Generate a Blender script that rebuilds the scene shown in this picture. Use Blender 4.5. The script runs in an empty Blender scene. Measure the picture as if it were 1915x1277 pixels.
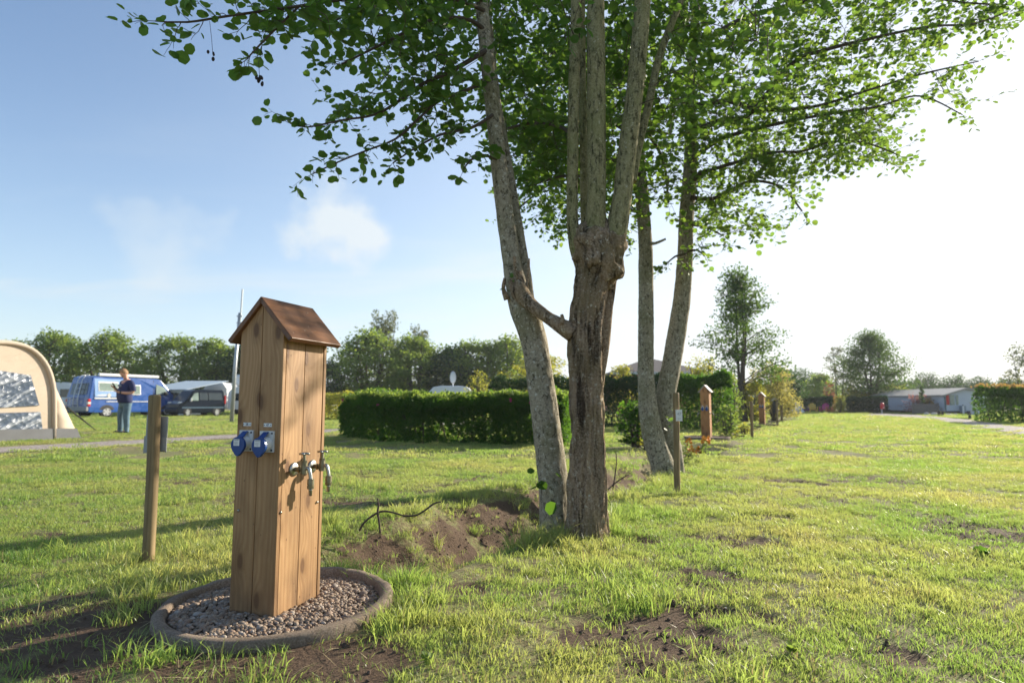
import bpy, math, random
import numpy as np
from mathutils import Vector, Matrix
R = math.radians
SC = bpy.context.scene
COL = SC.collection

# ------------------------------------------------------------------ camera
FPX = 1150.0; PITCH = math.atan(115.5 / FPX); CZ = 0.84
cam_d = bpy.data.cameras.new("camera"); cam = bpy.data.objects.new("camera", cam_d); COL.objects.link(cam)
cam.location = (0, 0, CZ); cam.rotation_euler = (R(90) + PITCH, 0, 0)
cam_d.sensor_width = 36; cam_d.lens = FPX / 1915 * 36; cam_d.clip_start = 0.05; cam_d.clip_end = 3000
cam_d.dof.use_dof = True; cam_d.dof.focus_distance = 2.7; cam_d.dof.aperture_fstop = 3.2
SC.camera = cam

# ------------------------------------------------------------------ light
SUN_AZ, SUN_EL = 52.0, 21.0      # azimuth measured from +Y towards +X
sun_d = bpy.data.lights.new("sun", 'SUN'); sun = bpy.data.objects.new("sun", sun_d); COL.objects.link(sun)
sun_d.energy = 5.0; sun_d.angle = R(0.5); sun_d.color = (1.0, 0.90, 0.74)
sdir = Vector((math.sin(R(SUN_AZ)) * math.cos(R(SUN_EL)), math.cos(R(SUN_AZ)) * math.cos(R(SUN_EL)), math.sin(R(SUN_EL))))
sun.rotation_euler = sdir.to_track_quat('Z', 'Y').to_euler()
world = bpy.data.worlds.new("World"); SC.world = world; world.use_nodes = True
wt = world.node_tree; wn = wt.nodes; wl = wt.links; wn.clear()
sky = wn.new('ShaderNodeTexSky'); sky.sky_type = 'NISHITA'; sky.sun_disc = False
sky.sun_elevation = R(SUN_EL); sky.sun_rotation = R(SUN_AZ)
sky.air_density = 1.0; sky.dust_density = 0.5; sky.ozone_density = 2.6; sky.altitude = 0
tc = wn.new('ShaderNodeTexCoord')
def wmath(op, a, b=None, c=None):
    n = wn.new('ShaderNodeMath'); n.operation = op
    for i, v in enumerate((a, b, c)):
        if v is None: continue
        if isinstance(v, (int, float)): n.inputs[i].default_value = v
        else: wl.new(v, n.inputs[i])
    return n.outputs[0]
sep = wn.new('ShaderNodeSeparateXYZ'); wl.new(tc.outputs['Generated'], sep.inputs[0])
zz = wmath('MAXIMUM', wmath('ADD', sep.outputs[2], 0.12), 0.02)
cxy = wn.new('ShaderNodeCombineXYZ')
wl.new(wmath('DIVIDE', sep.outputs[0], zz), cxy.inputs[0]); wl.new(wmath('DIVIDE', sep.outputs[1], zz), cxy.inputs[1])
mp = wn.new('ShaderNodeMapping'); mp.inputs['Rotation'].default_value = (0, 0, R(-25)); mp.inputs['Scale'].default_value = (0.55, 1.0, 1); mp.inputs['Location'].default_value = (3.3, 1.2, 0)
wl.new(cxy.outputs[0], mp.inputs[0])
nz = wn.new('ShaderNodeTexNoise'); nz.inputs['Scale'].default_value = 1.3; nz.inputs['Detail'].default_value = 9; nz.inputs['Roughness'].default_value = 0.56; nz.inputs['Distortion'].default_value = 0.5
wl.new(mp.outputs[0], nz.inputs[0])
cr = wn.new('ShaderNodeMapRange'); cr.inputs[1].default_value = 0.47; cr.inputs[2].default_value = 0.74; cr.clamp = True; cr.interpolation_type = 'SMOOTHSTEP'
wl.new(nz.outputs[0], cr.inputs[0])
dot = wn.new('ShaderNodeVectorMath'); dot.operation = 'DOT_PRODUCT'; wl.new(tc.outputs['Generated'], dot.inputs[0]); dot.inputs[1].default_value = sdir
ph = wmath('POWER', wmath('MAXIMUM', dot.outputs['Value'], 0.0), 1.8)      # forward scattering in thin cloud
low = wmath('POWER', wmath('SUBTRACT', 1.0, wmath('MAXIMUM', sep.outputs[2], 0.0)), 4.6)      # thin veil thickening to the horizon
cover = wmath('ADD', wmath('MULTIPLY', wmath('MULTIPLY', cr.outputs[0], 0.55), wmath('SUBTRACT', 1.0, wmath('MULTIPLY', wmath('MINIMUM', wmath('MAXIMUM', sep.outputs[2], 0.0), 0.42), 2.3))), wmath('MULTIPLY', ph, 0.68))
cover = wmath('MINIMUM', wmath('ADD', wmath('ADD', cover, 0.0), wmath('MULTIPLY', low, 0.66)), 0.94)
# one small cumulus to the left of the trees
def puff(px, py, rad):
    x = (px - 957.5) / FPX; y = -(py - 638.5) / FPX
    d = Vector((x, math.cos(PITCH) - y * math.sin(PITCH), math.sin(PITCH) + y * math.cos(PITCH))).normalized()
    add = wn.new('ShaderNodeVectorMath'); add.operation = 'MULTIPLY_ADD'
    wl.new(nz2.outputs['Color'], add.inputs[0]); add.inputs[1].default_value = (0.22, 0.22, 0.22); wl.new(tc.outputs['Generated'], add.inputs[2])
    dd = wn.new('ShaderNodeVectorMath'); dd.operation = 'DISTANCE'; wl.new(add.outputs[0], dd.inputs[0]); dd.inputs[1].default_value = d + Vector((.11, .11, .11))
    m = wn.new('ShaderNodeMapRange'); m.inputs[1].default_value = rad; m.inputs[2].default_value = rad * .25; m.inputs[3].default_value = 0; m.inputs[4].default_value = 1; m.interpolation_type = 'SMOOTHSTEP'
    wl.new(dd.outputs['Value'], m.inputs[0]); return m.outputs[0]
nz2 = wn.new('ShaderNodeTexNoise'); nz2.inputs['Scale'].default_value = 9; nz2.inputs['Detail'].default_value = 6; wl.new(tc.outputs['Generated'], nz2.inputs[0])
pf = wmath('ADD', wmath('MULTIPLY', puff(628, 432, 0.085), 0.8), wmath('MULTIPLY', puff(330, 470, 0.08), 0.28))
cover = wmath('MINIMUM', wmath('ADD', cover, pf), 0.93)
ccol = wn.new('ShaderNodeMix'); ccol.data_type = 'RGBA'; ccol.inputs[6].default_value = (3.55, 3.95, 4.2, 1); ccol.inputs[7].default_value = (4.9, 5.0, 5.05, 1)
wl.new(ph, ccol.inputs[0])
mixs = wn.new('ShaderNodeMix'); mixs.data_type = 'RGBA'; wl.new(cover, mixs.inputs[0]); wl.new(sky.outputs[0], mixs.inputs[6]); wl.new(ccol.outputs[2], mixs.inputs[7])
bg = wn.new('ShaderNodeBackground'); bg.inputs[1].default_value = 0.108
wl.new(mixs.outputs[2], bg.inputs[0])
wo = wn.new('ShaderNodeOutputWorld'); wl.new(bg.outputs[0], wo.inputs[0])

SC.view_settings.view_transform = 'Standard'; SC.view_settings.look = 'None'; SC.view_settings.gamma = 1
SC.view_settings.use_curve_mapping = False; SC.view_settings.exposure = 1.02
SC.render.engine = 'CYCLES'
SC.cycles.use_denoising = True; SC.cycles.max_bounces = 7; SC.cycles.transparent_max_bounces = 8
SC.cycles.diffuse_bounces = 4; SC.cycles.glossy_bounces = 3; SC.cycles.transmission_bounces = 5
SC.cycles.sample_clamp_indirect = 8; SC.cycles.caustics_reflective = False; SC.cycles.caustics_refractive = False
SC.render.film_transparent = False

# ------------------------------------------------------------------ picture measurements -> world points
def ray(px, py):
    x = (px - 957.5) / FPX; y = -(py - 638.5) / FPX
    return np.array([x, math.cos(PITCH) - y * math.sin(PITCH), math.sin(PITCH) + y * math.cos(PITCH)])
def G(px, py, z=0.0):
    r = ray(px, py); t = (z - CZ) / r[2]
    return np.array([0, 0, CZ]) + t * r
def P(px, py, D):
    r = ray(px, py); return np.array([0, 0, CZ]) + D / r[1] * r
def proj(q):
    d = np.asarray(q, float) - [0, 0, CZ]
    zc = d[..., 1] * math.cos(PITCH) + d[..., 2] * math.sin(PITCH)
    yc = -d[..., 1] * math.sin(PITCH) + d[..., 2] * math.cos(PITCH)
    return 957.5 + FPX * d[..., 0] / zc, 638.5 - FPX * yc / zc

# ------------------------------------------------------------------ noise
def _h(ix, iy, iz, seed):
    n = (ix * 374761393 + iy * 668265263 + iz * 2147483647 + seed * 144269504) & 0xFFFFFFFF
    n = ((n ^ (n >> 13)) * 1274126177) & 0xFFFFFFFF
    n = ((n ^ (n >> 16)) * 2246822519) & 0xFFFFFFFF
    return ((n ^ (n >> 15)) & 0xFFFFFF) / float(0xFFFFFF)
def vnoise(x, y, z=0.0, seed=0):
    x, y, z = np.broadcast_arrays(np.asarray(x, float), np.asarray(y, float), np.asarray(z, float))
    x0, y0, z0 = np.floor(x), np.floor(y), np.floor(z); fx, fy, fz = x - x0, y - y0, z - z0
    fx = fx * fx * (3 - 2 * fx); fy = fy * fy * (3 - 2 * fy); fz = fz * fz * (3 - 2 * fz)
    x0 = x0.astype(np.int64); y0 = y0.astype(np.int64); z0 = z0.astype(np.int64)
    def L(a, b, t): return a + (b - a) * t
    c = lambda i, j, k: _h(x0 + i, y0 + j, z0 + k, seed)
    return L(L(L(c(0,0,0), c(1,0,0), fx), L(c(0,1,0), c(1,1,0), fx), fy), L(L(c(0,0,1), c(1,0,1), fx), L(c(0,1,1), c(1,1,1), fx), fy), fz)
def fbm(x, y, z=0.0, seed=0, oct=4):
    s = 0; a = 0.5; t = 0
    for i in range(oct):
        s = s + a * vnoise(np.asarray(x) * 2**i, np.asarray(y) * 2**i, np.asarray(z) * 2**i, seed + i * 7); t += a; a *= .5
    return s / t
def sstep(a, b, x):
    t = np.clip((x - a) / (b - a), 0, 1); return t * t * (3 - 2 * t)

# ------------------------------------------------------------------ object helpers
def tag(o, label=None, cat=None, group=None, kind=None):
    if label: o['label'] = label
    if cat: o['category'] = cat
    if group: o['group'] = group
    if kind: o['kind'] = kind
    return o
def thing(name, label, cat, loc=(0, 0, 0), rz=0.0, group=None):
    o = bpy.data.objects.new(name, None); COL.objects.link(o); o.location = Vector([float(v) for v in loc]); o.rotation_euler = (0, 0, rz)
    o.empty_display_size = 0.1
    return tag(o, label, cat, group)
def dup(o, parent=None):
    c = o.copy(); COL.objects.link(c)
    if parent is not None: c.parent = parent
    for ch in list(o.children): dup(ch, c)
    return c
class MB:
    def __init__(s): s.v = []; s.f = []; s.n = 0; s.a = {}
    def add(s, v, *faces, **attrs):
        v = np.asarray(v, float).reshape(-1, 3)
        for f in faces:
            f = np.asarray(f, int)
            if f.size: s.f.append(f.reshape(-1, f.shape[-1]) + s.n)
        for k in set(list(attrs) + list(s.a)):
            s.a.setdefault(k, [np.zeros(s.n)])
            s.a[k].append(np.broadcast_to(np.asarray(attrs.get(k, 0.0), float), (len(v),)))
        s.v.append(v); s.n += len(v); return s
    def box(s, c, d, rz=0.0, **a):
        c = np.array(c, float); d = np.array(d, float) / 2
        v = np.array([[x, y, z] for z in (-1, 1) for y in (-1, 1) for x in (-1, 1)], float) * d
        if rz: cs, sn = math.cos(rz), math.sin(rz); v = np.stack([v[:, 0] * cs - v[:, 1] * sn, v[:, 0] * sn + v[:, 1] * cs, v[:, 2]], 1)
        return s.add(v + c, [[0, 2, 3, 1], [4, 5, 7, 6], [0, 1, 5, 4], [2, 6, 7, 3], [0, 4, 6, 2], [1, 3, 7, 5]], **a)
    def bar(s, p, q, w, t, up=(0, 0, 1), **a):
        p = np.array(p, float); q = np.array(q, float); d = q - p; L = np.linalg.norm(d); d /= L
        sd = np.cross(d, up); sd /= np.linalg.norm(sd) + 1e-9; u = np.cross(sd, d)
        v = [p + x * sd * w / 2 + z * u * t / 2 + y * d * L for z in (-1, 1) for y in (0, 1) for x in (-1, 1)]
        return s.add(v, [[0, 2, 3, 1], [4, 5, 7, 6], [0, 1, 5, 4], [2, 6, 7, 3], [0, 4, 6, 2], [1, 3, 7, 5]], **a)
    def prism(s, pts, y0, y1, axis='y', **a):
        """polygon of (a, b) pairs extruded along an axis"""
        n = len(pts); v = []
        for y in (y0, y1):
            for k, (p, q) in enumerate(pts):
                yy = y[k] if hasattr(y, '__len__') else y
                v.append((p, yy, q) if axis == 'y' else (yy, p, q) if axis == 'x' else (p, q, yy))
        s.add(v, [list(range(n))], **a); base = s.n - 2 * n
        s.f.append(np.array([list(range(n))[::-1]]) + n + base)
        s.f.append(np.array([[i, i + n, (i + 1) % n + n, (i + 1) % n] for i in range(n)]) + base)
        return s
    def tube(s, pts, rad, seg=8, disp=None, cap=True, ovality=None, **a):
        pts = np.asarray(pts, float); n = len(pts); rad = np.broadcast_to(np.asarray(rad, float), (n,))
        t = np.gradient(pts, axis=0); t /= np.linalg.norm(t, axis=1)[:, None] + 1e-12
        ref = np.array([1.0, 0, 0]) if abs(t[0][0]) < .8 else np.array([0, 1.0, 0])
        N = np.zeros((n, 3)); v = ref - t[0] * np.dot(ref, t[0]); v /= np.linalg.norm(v); N[0] = v
        for i in range(1, n):
            v = N[i-1] - t[i] * np.dot(N[i-1], t[i]); N[i] = v / (np.linalg.norm(v) + 1e-12)
        B = np.cross(t, N); th = np.arange(seg) * 2 * math.pi / seg
        cs, sn = np.cos(th), np.sin(th)
        ln = np.concatenate([[0], np.cumsum(np.linalg.norm(np.diff(pts, axis=0), axis=1))])
        rr = np.repeat(rad[:, None], seg, 1)
        if disp is not None: rr = rr * (1 + disp(np.broadcast_to(th, (n, seg)), np.repeat(ln[:, None], seg, 1)))
        V = pts[:, None, :] + rr[..., None] * (cs[None, :, None] * N[:, None, :] + sn[None, :, None] * B[:, None, :])
        i = np.arange(n - 1)[:, None] * seg; j = np.arange(seg)[None, :]; k = (j + 1) % seg
        F = np.stack([i + j, i + k, i + seg + k, i + seg + j], -1).reshape(-1, 4)
        V = V.reshape(-1, 3)
        if cap:
            m = len(V); V = np.vstack([V, pts[0], pts[-1]])
            j = np.arange(seg); k = (j + 1) % seg; l = (n - 1) * seg
            T = np.vstack([np.stack([np.full(seg, m), k, j], 1), np.stack([np.full(seg, m + 1), l + j, l + k], 1)])
            return s.add(V, F, T, **a)
        return s.add(V, F, **a)
    def cyl(s, p, q, r, seg=16, r2=None, **a):
        p = np.array(p, float); q = np.array(q, float); e = (q - p) * 1e-3
        r2 = r if r2 is None else r2
        return s.tube([p, p + e, q - e, q], [r, r, r2, r2], seg, **a)
    def lathe(s, prof, seg=48, c=(0, 0, 0), disp=None, **a):
        prof = np.asarray(prof, float); n = len(prof); th = np.arange(seg) * 2 * math.pi / seg
        r = np.repeat(prof[:, 0][:, None], seg, 1); z = np.repeat(prof[:, 1][:, None], seg, 1)
        V = np.stack([r * np.cos(th), r * np.sin(th), z], -1).reshape(-1, 3) + np.array(c, float)
        if disp is not None: V = disp(V)
        i = np.arange(n - 1)[:, None] * seg; j = np.arange(seg)[None, :]; k = (j + 1) % seg
        F = np.stack([i + j, i + k, i + seg + k, i + seg + j], -1).reshape(-1, 4)
        return s.add(V, F, **a)
    def build(s, name, mat, parent=None, origin=None, smooth=False, bevel=0, seg=2, closed_fix=True, weld=False):
        me = bpy.data.meshes.new(name); V = np.vstack(s.v) if s.v else np.zeros((0, 3))
        if origin is not None: V = V - np.array(origin, float)
        me.vertices.add(len(V)); me.vertices.foreach_set('co', V.ravel())
        tot = np.concatenate([np.full(len(f), f.shape[1]) for f in s.f]); idx = np.concatenate([f.ravel() for f in s.f])
        me.loops.add(len(idx)); me.loops.foreach_set('vertex_index', idx.astype(np.int32))
        me.polygons.add(len(tot)); st = np.concatenate([[0], np.cumsum(tot)[:-1]])
        me.polygons.foreach_set('loop_start', st.astype(np.int32))
        me.polygons.foreach_set('use_smooth', np.full(len(tot), bool(smooth)))
        for k, arr in s.a.items():
            at = me.attributes.new(k, 'FLOAT', 'POINT'); at.data.foreach_set('value', np.concatenate(arr).astype(np.float32))
        me.update(calc_edges=True)
        if mat: me.materials.append(mat)
        o = bpy.data.objects.new(name, me); COL.objects.link(o)
        if parent is not None: o.parent = parent
        if bevel:
            b = o.modifiers.new('bevel', 'BEVEL'); b.width = bevel; b.segments = seg; b.limit_method = 'ANGLE'; b.angle_limit = R(35)
        return o
def resample(pts, rad, step):
    """smooth (Catmull-Rom) resampling of a polyline with radii"""
    pts = np.asarray(pts, float); rad = np.asarray(rad, float); n = len(pts); out = []; ro = []
    for i in range(n - 1):
        p0, p1, p2, p3 = pts[max(i-1, 0)], pts[i], pts[i+1], pts[min(i+2, n-1)]
        m = max(2, int(np.linalg.norm(p2 - p1) / step))
        for t in np.arange(m) / m:
            out.append(.5 * ((2*p1) + (-p0+p2)*t + (2*p0-5*p1+4*p2-p3)*t*t + (-p0+3*p1-3*p2+p3)*t**3)); ro.append(rad[i] + (rad[i+1]-rad[i]) * t)
    out.append(pts[-1]); ro.append(rad[-1]); return np.array(out), np.array(ro)

# ------------------------------------------------------------------ material helpers
class NT:
    def __init__(s, name):
        s.m = bpy.data.materials.new(name); s.m.use_nodes = True; s.t = s.m.node_tree; s.n = s.t.nodes; s.l = s.t.links; s.n.clear()
        s.out = s.n.new('ShaderNodeOutputMaterial'); s.p = None
    def _set(s, inp, v):
        if v is None: return
        if isinstance(v, bpy.types.NodeSocket): s.l.new(v, inp)
        elif isinstance(v, (tuple, list)) and len(v) == 3 and inp.type == 'RGBA': inp.default_value = (*v, 1)
        else: inp.default_value = v
    def math(s, op, a, b=None, c=None, clamp=False):
        n = s.n.new('ShaderNodeMath'); n.operation = op; n.use_clamp = clamp
        for i, v in enumerate((a, b, c)): s._set(n.inputs[i], v)
        return n.outputs[0]
    def coord(s, kind='Object'):
        if kind == 'Position': return s.n.new('ShaderNodeNewGeometry').outputs['Position']
        return s.n.new('ShaderNodeTexCoord').outputs[kind]
    def map(s, v, scale=(1, 1, 1), loc=(0, 0, 0), rot=(0, 0, 0)):
        n = s.n.new('ShaderNodeMapping'); s._set(n.inputs[0], v); n.inputs['Scale'].default_value = scale; n.inputs['Location'].default_value = loc; n.inputs['Rotation'].default_value = rot
        return n.outputs[0]
    def noise(s, v, scale=5, detail=4, rough=.5, dist=0, out=0):
        n = s.n.new('ShaderNodeTexNoise'); s._set(n.inputs['Vector'], v); n.inputs['Scale'].default_value = scale; n.inputs['Detail'].default_value = detail
        n.inputs['Roughness'].default_value = rough; n.inputs['Distortion'].default_value = dist; return n.outputs[out]
    def voro(s, v, scale=5, feat='F1', rnd=1.0, out='Distance'):
        n = s.n.new('ShaderNodeTexVoronoi'); n.feature = feat; s._set(n.inputs['Vector'], v); n.inputs['Scale'].default_value = scale; n.inputs['Randomness'].default_value = rnd
        return n.outputs[out]
    def voro2(s, so_, u, pid):
        c = s.n.new('ShaderNodeCombineXYZ'); s._set(c.inputs[0], s.math('MULTIPLY', s.math('ADD', u, s.math('MULTIPLY', pid, .37)), 8.0)); s._set(c.inputs[1], s.math('MULTIPLY', s.math('ADD', so_[2], s.math('MULTIPLY', pid, 1.31)), 3.4))
        n = s.n.new('ShaderNodeTexVoronoi'); n.voronoi_dimensions = '2D'; s.l.new(c.outputs[0], n.inputs['Vector']); n.inputs['Scale'].default_value = 1.0; return n.outputs['Distance']
    def ramp(s, f, stops):
        n = s.n.new('ShaderNodeValToRGB'); s._set(n.inputs[0], f); e = n.color_ramp.elements
        while len(e) < len(stops): e.new(.5)
        for k, (p, c) in enumerate(stops): e[k].position = p; e[k].color = (*c, 1) if len(c) == 3 else c
        return n.outputs[0]
    def rng(s, f, a, b, c=0, d=1):
        n = s.n.new('ShaderNodeMapRange'); s._set(n.inputs[0], f)
        for i, v in enumerate((a, b, c, d)): n.inputs[i+1].default_value = v
        return n.outputs[0]
    def mix(s, f, a, b, mode='MIX'):
        n = s.n.new('ShaderNodeMix'); n.data_type = 'RGBA'; n.blend_type = mode; s._set(n.inputs[0], f); s._set(n.inputs[6], a); s._set(n.inputs[7], b); return n.outputs[2]
    def attr(s, name, out='Fac'):
        n = s.n.new('ShaderNodeAttribute'); n.attribute_name = name; return n.outputs[out]
    def bump(s, h, strength=.5, dist=.01):
        n = s.n.new('ShaderNodeBump'); n.inputs['Strength'].default_value = strength; n.inputs['Distance'].default_value = dist; s._set(n.inputs['Height'], h); return n.outputs[0]
    def pbr(s, color, rough=.6, metal=0, spec=.5, normal=None, trans=0, alpha=None, coat=0):
        n = s.n.new('ShaderNodeBsdfPrincipled'); s._set(n.inputs['Base Color'], color); s._set(n.inputs['Roughness'], rough); s._set(n.inputs['Metallic'], metal)
        s._set(n.inputs['Specular IOR Level'], spec); s._set(n.inputs['Normal'], normal); s._set(n.inputs['Transmission Weight'], trans); s._set(n.inputs['Coat Weight'], coat)
        if alpha is not None: s._set(n.inputs['Alpha'], alpha)
        s.p = n; s.l.new(n.outputs[0], s.out.inputs[0]); return n.outputs[0]
    def translucent(s, sh, color, fac=.4, normal=None):
        t = s.n.new('ShaderNodeBsdfTranslucent'); s._set(t.inputs[0], color)
        m = s.n.new('ShaderNodeMixShader'); s._set(m.inputs[0], fac); s.l.new(sh, m.inputs[1]); s.l.new(t.outputs[0], m.inputs[2]); s.l.new(m.outputs[0], s.out.inputs[0]); return m.outputs[0]
def plain(name, c, rough=.5, metal=0, var=.12, scale=20, bump=.1, coat=0, spec=.5, dirt=None):
    t = NT(name); co = t.coord(); nz = t.noise(co, scale, 5, .6)
    d = tuple(v * (1 - var) for v in c); h = tuple(min(1, v * (1 + var)) for v in c)
    col = t.ramp(nz, [(.3, d), (.7, h)])
    if dirt: col = t.mix(t.rng(t.noise(co, scale * .35, 6, .65), .48, .72, 0, .7), col, dirt)
    t.pbr(col, t.rng(nz, .3, .7, max(0, rough - .06), min(1, rough + .06)), metal, spec, t.bump(nz, bump, .002) if bump else None, coat=coat)
    return t.m
def leafmat(name, a, b, tr, fac=.42, rough=.45, spec=.35):
    t = NT(name); r = t.attr('rnd'); col = t.mix(r, a, b)
    tc_ = t.mix(r, tr, tuple(v * f for v, f in zip(tr, (1.25, 1.05, .8))))
    sh = t.pbr(col, rough, 0, spec); t.translucent(sh, tc_, fac); return t.m

# ------------------------------------------------------------------ terrain
ROW = R(25.2); U = np.array([math.sin(ROW), math.cos(ROW)]); N2 = np.array([-U[1], U[0]])
def so(x, y): return x * U[0] + y * U[1], x * N2[0] + y * N2[1]
def ditch_c(s): return 2.28 - 0.035 * s
RING = (-0.907, 2.484)
P2c = G(1322, 822); P3c = G(1426, 796)
def ditch(x, y):
    s, o = so(x, y); w = 0.62 + .30 * (fbm(s * 1.3, o * 1.1, 0, 5) - .5)
    t = (o - ditch_c(s)) / w
    a = sstep(2.30, 2.72, s) * (1 - sstep(13.1, 13.6, s)) + sstep(15.4, 15.9, s) * (1 - sstep(23.2, 23.7, s)) + sstep(25.4, 25.9, s) * (1 - sstep(60, 62, s))
    prof = np.where(t < 0, 1 - sstep(-1.0, -.25, -(-t)) * 0 - sstep(.30, 1.0, -t), 1 - sstep(.05, 1.15, t))
    return a, t, a * np.clip(prof, 0, 1)
PATCH = [(1340, 1085, .26, .9), (1235, 1180, .34, .85), (1120, 1205, .20, .8), (1330, 1170, .3, .8), (950, 1088, .13, 1.2), (1480, 905, .45, .75), (90, 1235, .30, .9), (230, 1262, .24, .85),
         (1125, 1018, .2, 1.0), (1060, 1245, .2, .8), (1180, 1015, .2, .9), (30, 1175, .12, .7), (150, 1140, .16, .6), (70, 1005, .22, .7), (740, 945, .3, .6), (905, 888, .5, .6), (640, 1262, .24, .9),
         (420, 1258, .26, .85), (1420, 1022, .2, .7), (480, 1245, .18, .7), (1450, 1150, .18, .6), (330, 1205, .14, .8), (1680, 1225, .12, .7), (1290, 955, .22, .6), (1160, 1260, .2, .8), (880, 1120, .14, .5)]
PATCH = [(*G(px, py)[:2], r, k) for px, py, r, k in PATCH]
def soil(x, y):
    a, t, pr = ditch(x, y); s, o = so(x, y)
    nz = fbm(x * 3.1, y * 3.1, 0, 11, 5)
    near = 1 - sstep(6.0, 12.0, s) * .8
    left = a * sstep(-.35, -.1, t) * (1 - sstep(.78, .98, t + .5 * (nz - .5))) * near
    m = left * (.30 + 1.0 * sstep(.40, .54, nz)) + a * (1 - sstep(.1, .35, np.abs(t))) * .8
    for px, py, r, k in PATCH:
        d = np.hypot(x - px, (y - py) * 1.1) / r
        m = np.maximum(m, k * (1 - sstep(.25, 1.25, d)) * (.10 + 1.5 * sstep(.42, .6, nz)))
    wear = sstep(.60, .70, fbm(x * 1.3, y * 1.3, 3, 21, 5)) * .55 * sstep(11, 6, y)
    line = (1 - sstep(.02, .12, np.abs(o - 3.55 - .25 * np.sin(s * .8)))) * sstep(3.5, 5, s) * (1 - sstep(9, 12, s)) * sstep(.42, .6, nz)
    return np.clip(np.maximum(np.maximum(m, wear), line), 0, 1)
PATH_O = (12.35, 13.85)
def pathmask(x, y):
    s, o = so(x, y); e = .18 * (fbm(s * .8, o * .8, 0, 31) - .5)
    return (o + e > PATH_O[0]) & (o + e < PATH_O[1])
RP = [G(*q)[:2] for q in ((1640, 773), (1700, 775), (1800, 783.5), (1915, 799), (2100, 826), (2100, 848), (1915, 813.5), (1760, 787), (1680, 780), (1600, 776.5))]
def in_poly(x, y, poly):
    r = np.zeros(np.shape(x), bool); n = len(poly)
    for i in range(n):
        x1, y1 = poly[i]; x2, y2 = poly[(i + 1) % n]
        c = ((y1 > y) != (y2 > y)) & (x < (x2 - x1) * (y - y1) / (y2 - y1 + 1e-12) + x1); r ^= c
    return r
def zt(x, y):
    x = np.asarray(x, float); y = np.asarray(y, float); s, o = so(x, y)
    a, t, pr = ditch(x, y); sl = soil(x, y)
    flat = sstep(11.3, 10.3, o) * sstep(26, 16, y) * sstep(9, 7, np.abs(x))
    z = .05 * (fbm(x * .7, y * .7, 0, 3) - .5) * flat
    z = z - .52 * pr * (1 - .5 * sstep(10, 16, s))
    z = z + flat * (.022 * (fbm(x * 7, y * 7, 0, 8) - .5) + (.3 * sl + .7 * np.clip(sl * a * 1.2, 0, 1)) * (.07 * (fbm(x * 8, y * 8, 0, 9, 5) - .5) - .012))
    d = np.hypot(x - RING[0], y - RING[1]); k = sstep(.75, .40, d); z = z * (1 - k); return z + .046 * sstep(1.5, .5, d)
def axis(lo, a, b, hi, st):
    c = list(np.arange(a, b, st)); g = st
    while c[-1] < hi: g = min(g * 1.13, 40); c.append(c[-1] + g)
    g = st
    while c[0] > lo: g = min(g * 1.13, 40); c.insert(0, c[0] - g)
    return np.array(c)
ax = axis(-230, -2.6, 3.6, 230, .032); ay = axis(-30, 1.2, 8.2, 380, .032)
X, Y = np.meshgrid(ax, ay); Z = zt(X, Y)
nx, ny = len(ax), len(ay); ii = np.arange(ny - 1)[:, None] * nx; jj = np.arange(nx - 1)[None, :]
F = np.stack([ii + jj, ii + jj + 1, ii + nx + jj + 1, ii + nx + jj], -1).reshape(-1, 4)
t = NT('lawn_soil'); pos = t.coord('Position'); sl = t.attr('soil')
fine = t.noise(pos, 60, 6, .65); mid = t.noise(pos, 7, 5, .6); big = t.noise(pos, .55, 4, .55)
dirtc = t.mix(fine, (.042, .027, .018), (.17, .112, .074)); dirtc = t.mix(t.rng(mid, .35, .7), dirtc, (.115, .078, .052))
g1 = t.mix(t.rng(mid, .35, .65), (.17, .21, .07), (.27, .285, .11)); g1 = t.mix(t.rng(big, .42, .66), g1, (.34, .31, .15))
g1 = t.mix(t.rng(fine, .45, .75, 0, .45), g1, (.09, .11, .035)); th = t.noise(pos, 34, 5, .7); g1 = t.mix(t.rng(th, .42, .56, 0, .85), g1, t.mix(fine, (.07, .05, .03), (.26, .20, .11)))
f = t.rng(t.math('ADD', sl, t.math('MULTIPLY', t.math('SUBTRACT', fine, .5), .5)), .22, .5)
t.pbr(t.mix(f, g1, dirtc), .92, 0, .2, t.bump(t.math('ADD', fine, t.math('MULTIPLY', mid, .8)), .9, .02))
M_ground = t.m
g = MB(); g.add(np.stack([X, Y, Z], -1).reshape(-1, 3), F, soil=soil(X, Y).ravel())
tag(g.build('ground', M_ground, smooth=True), 'flat campsite lawn with bare soil patches and an open ditch', kind='structure')

# gravel lanes
t = NT('gravel_lane'); pos = t.coord('Position'); v = t.voro(pos, 38, 'F1', 1, 'Color'); nz = t.noise(pos, 2.2, 5, .6)
hs = t.n.new('ShaderNodeSeparateColor'); t.l.new(v, hs.inputs[0])
c1 = t.ramp(hs.outputs[0], [(0, (.16, .13, .115)), (.5, (.33, .29, .265)), (1, (.52, .48, .45))]); c1 = t.mix(t.rng(nz, .4, .7, 0, .55), c1, (.24, .19, .15))
t.pbr(c1, .9, 0, .25, t.bump(t.voro(pos, 38), .8, .02)); M_lane = t.m
g = MB(); ss = np.linspace(-4, 75, 200)
row = []
for s in ss:
    for k in range(7):
        o = PATH_O[0] + (PATH_O[1] - PATH_O[0]) * k / 6 + (.18 * (vnoise(s * .8, k * 3.3, 0, 31) - .5) * 2 if k in (0, 6) else 0)
        q = U * s + N2 * o; row.append((q[0], q[1], .008 + .012 * math.sin(math.pi * k / 6)))
i = np.arange(199)[:, None] * 7; j = np.arange(6)[None, :]
g.add(row, np.stack([i + j, i + j + 1, i + j + 8, i + j + 7][::-1], -1).reshape(-1, 4))
tag(g.build('path', M_lane, smooth=True), 'narrow gravel path crossing the lawn in front of the tent', kind='structure')
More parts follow.
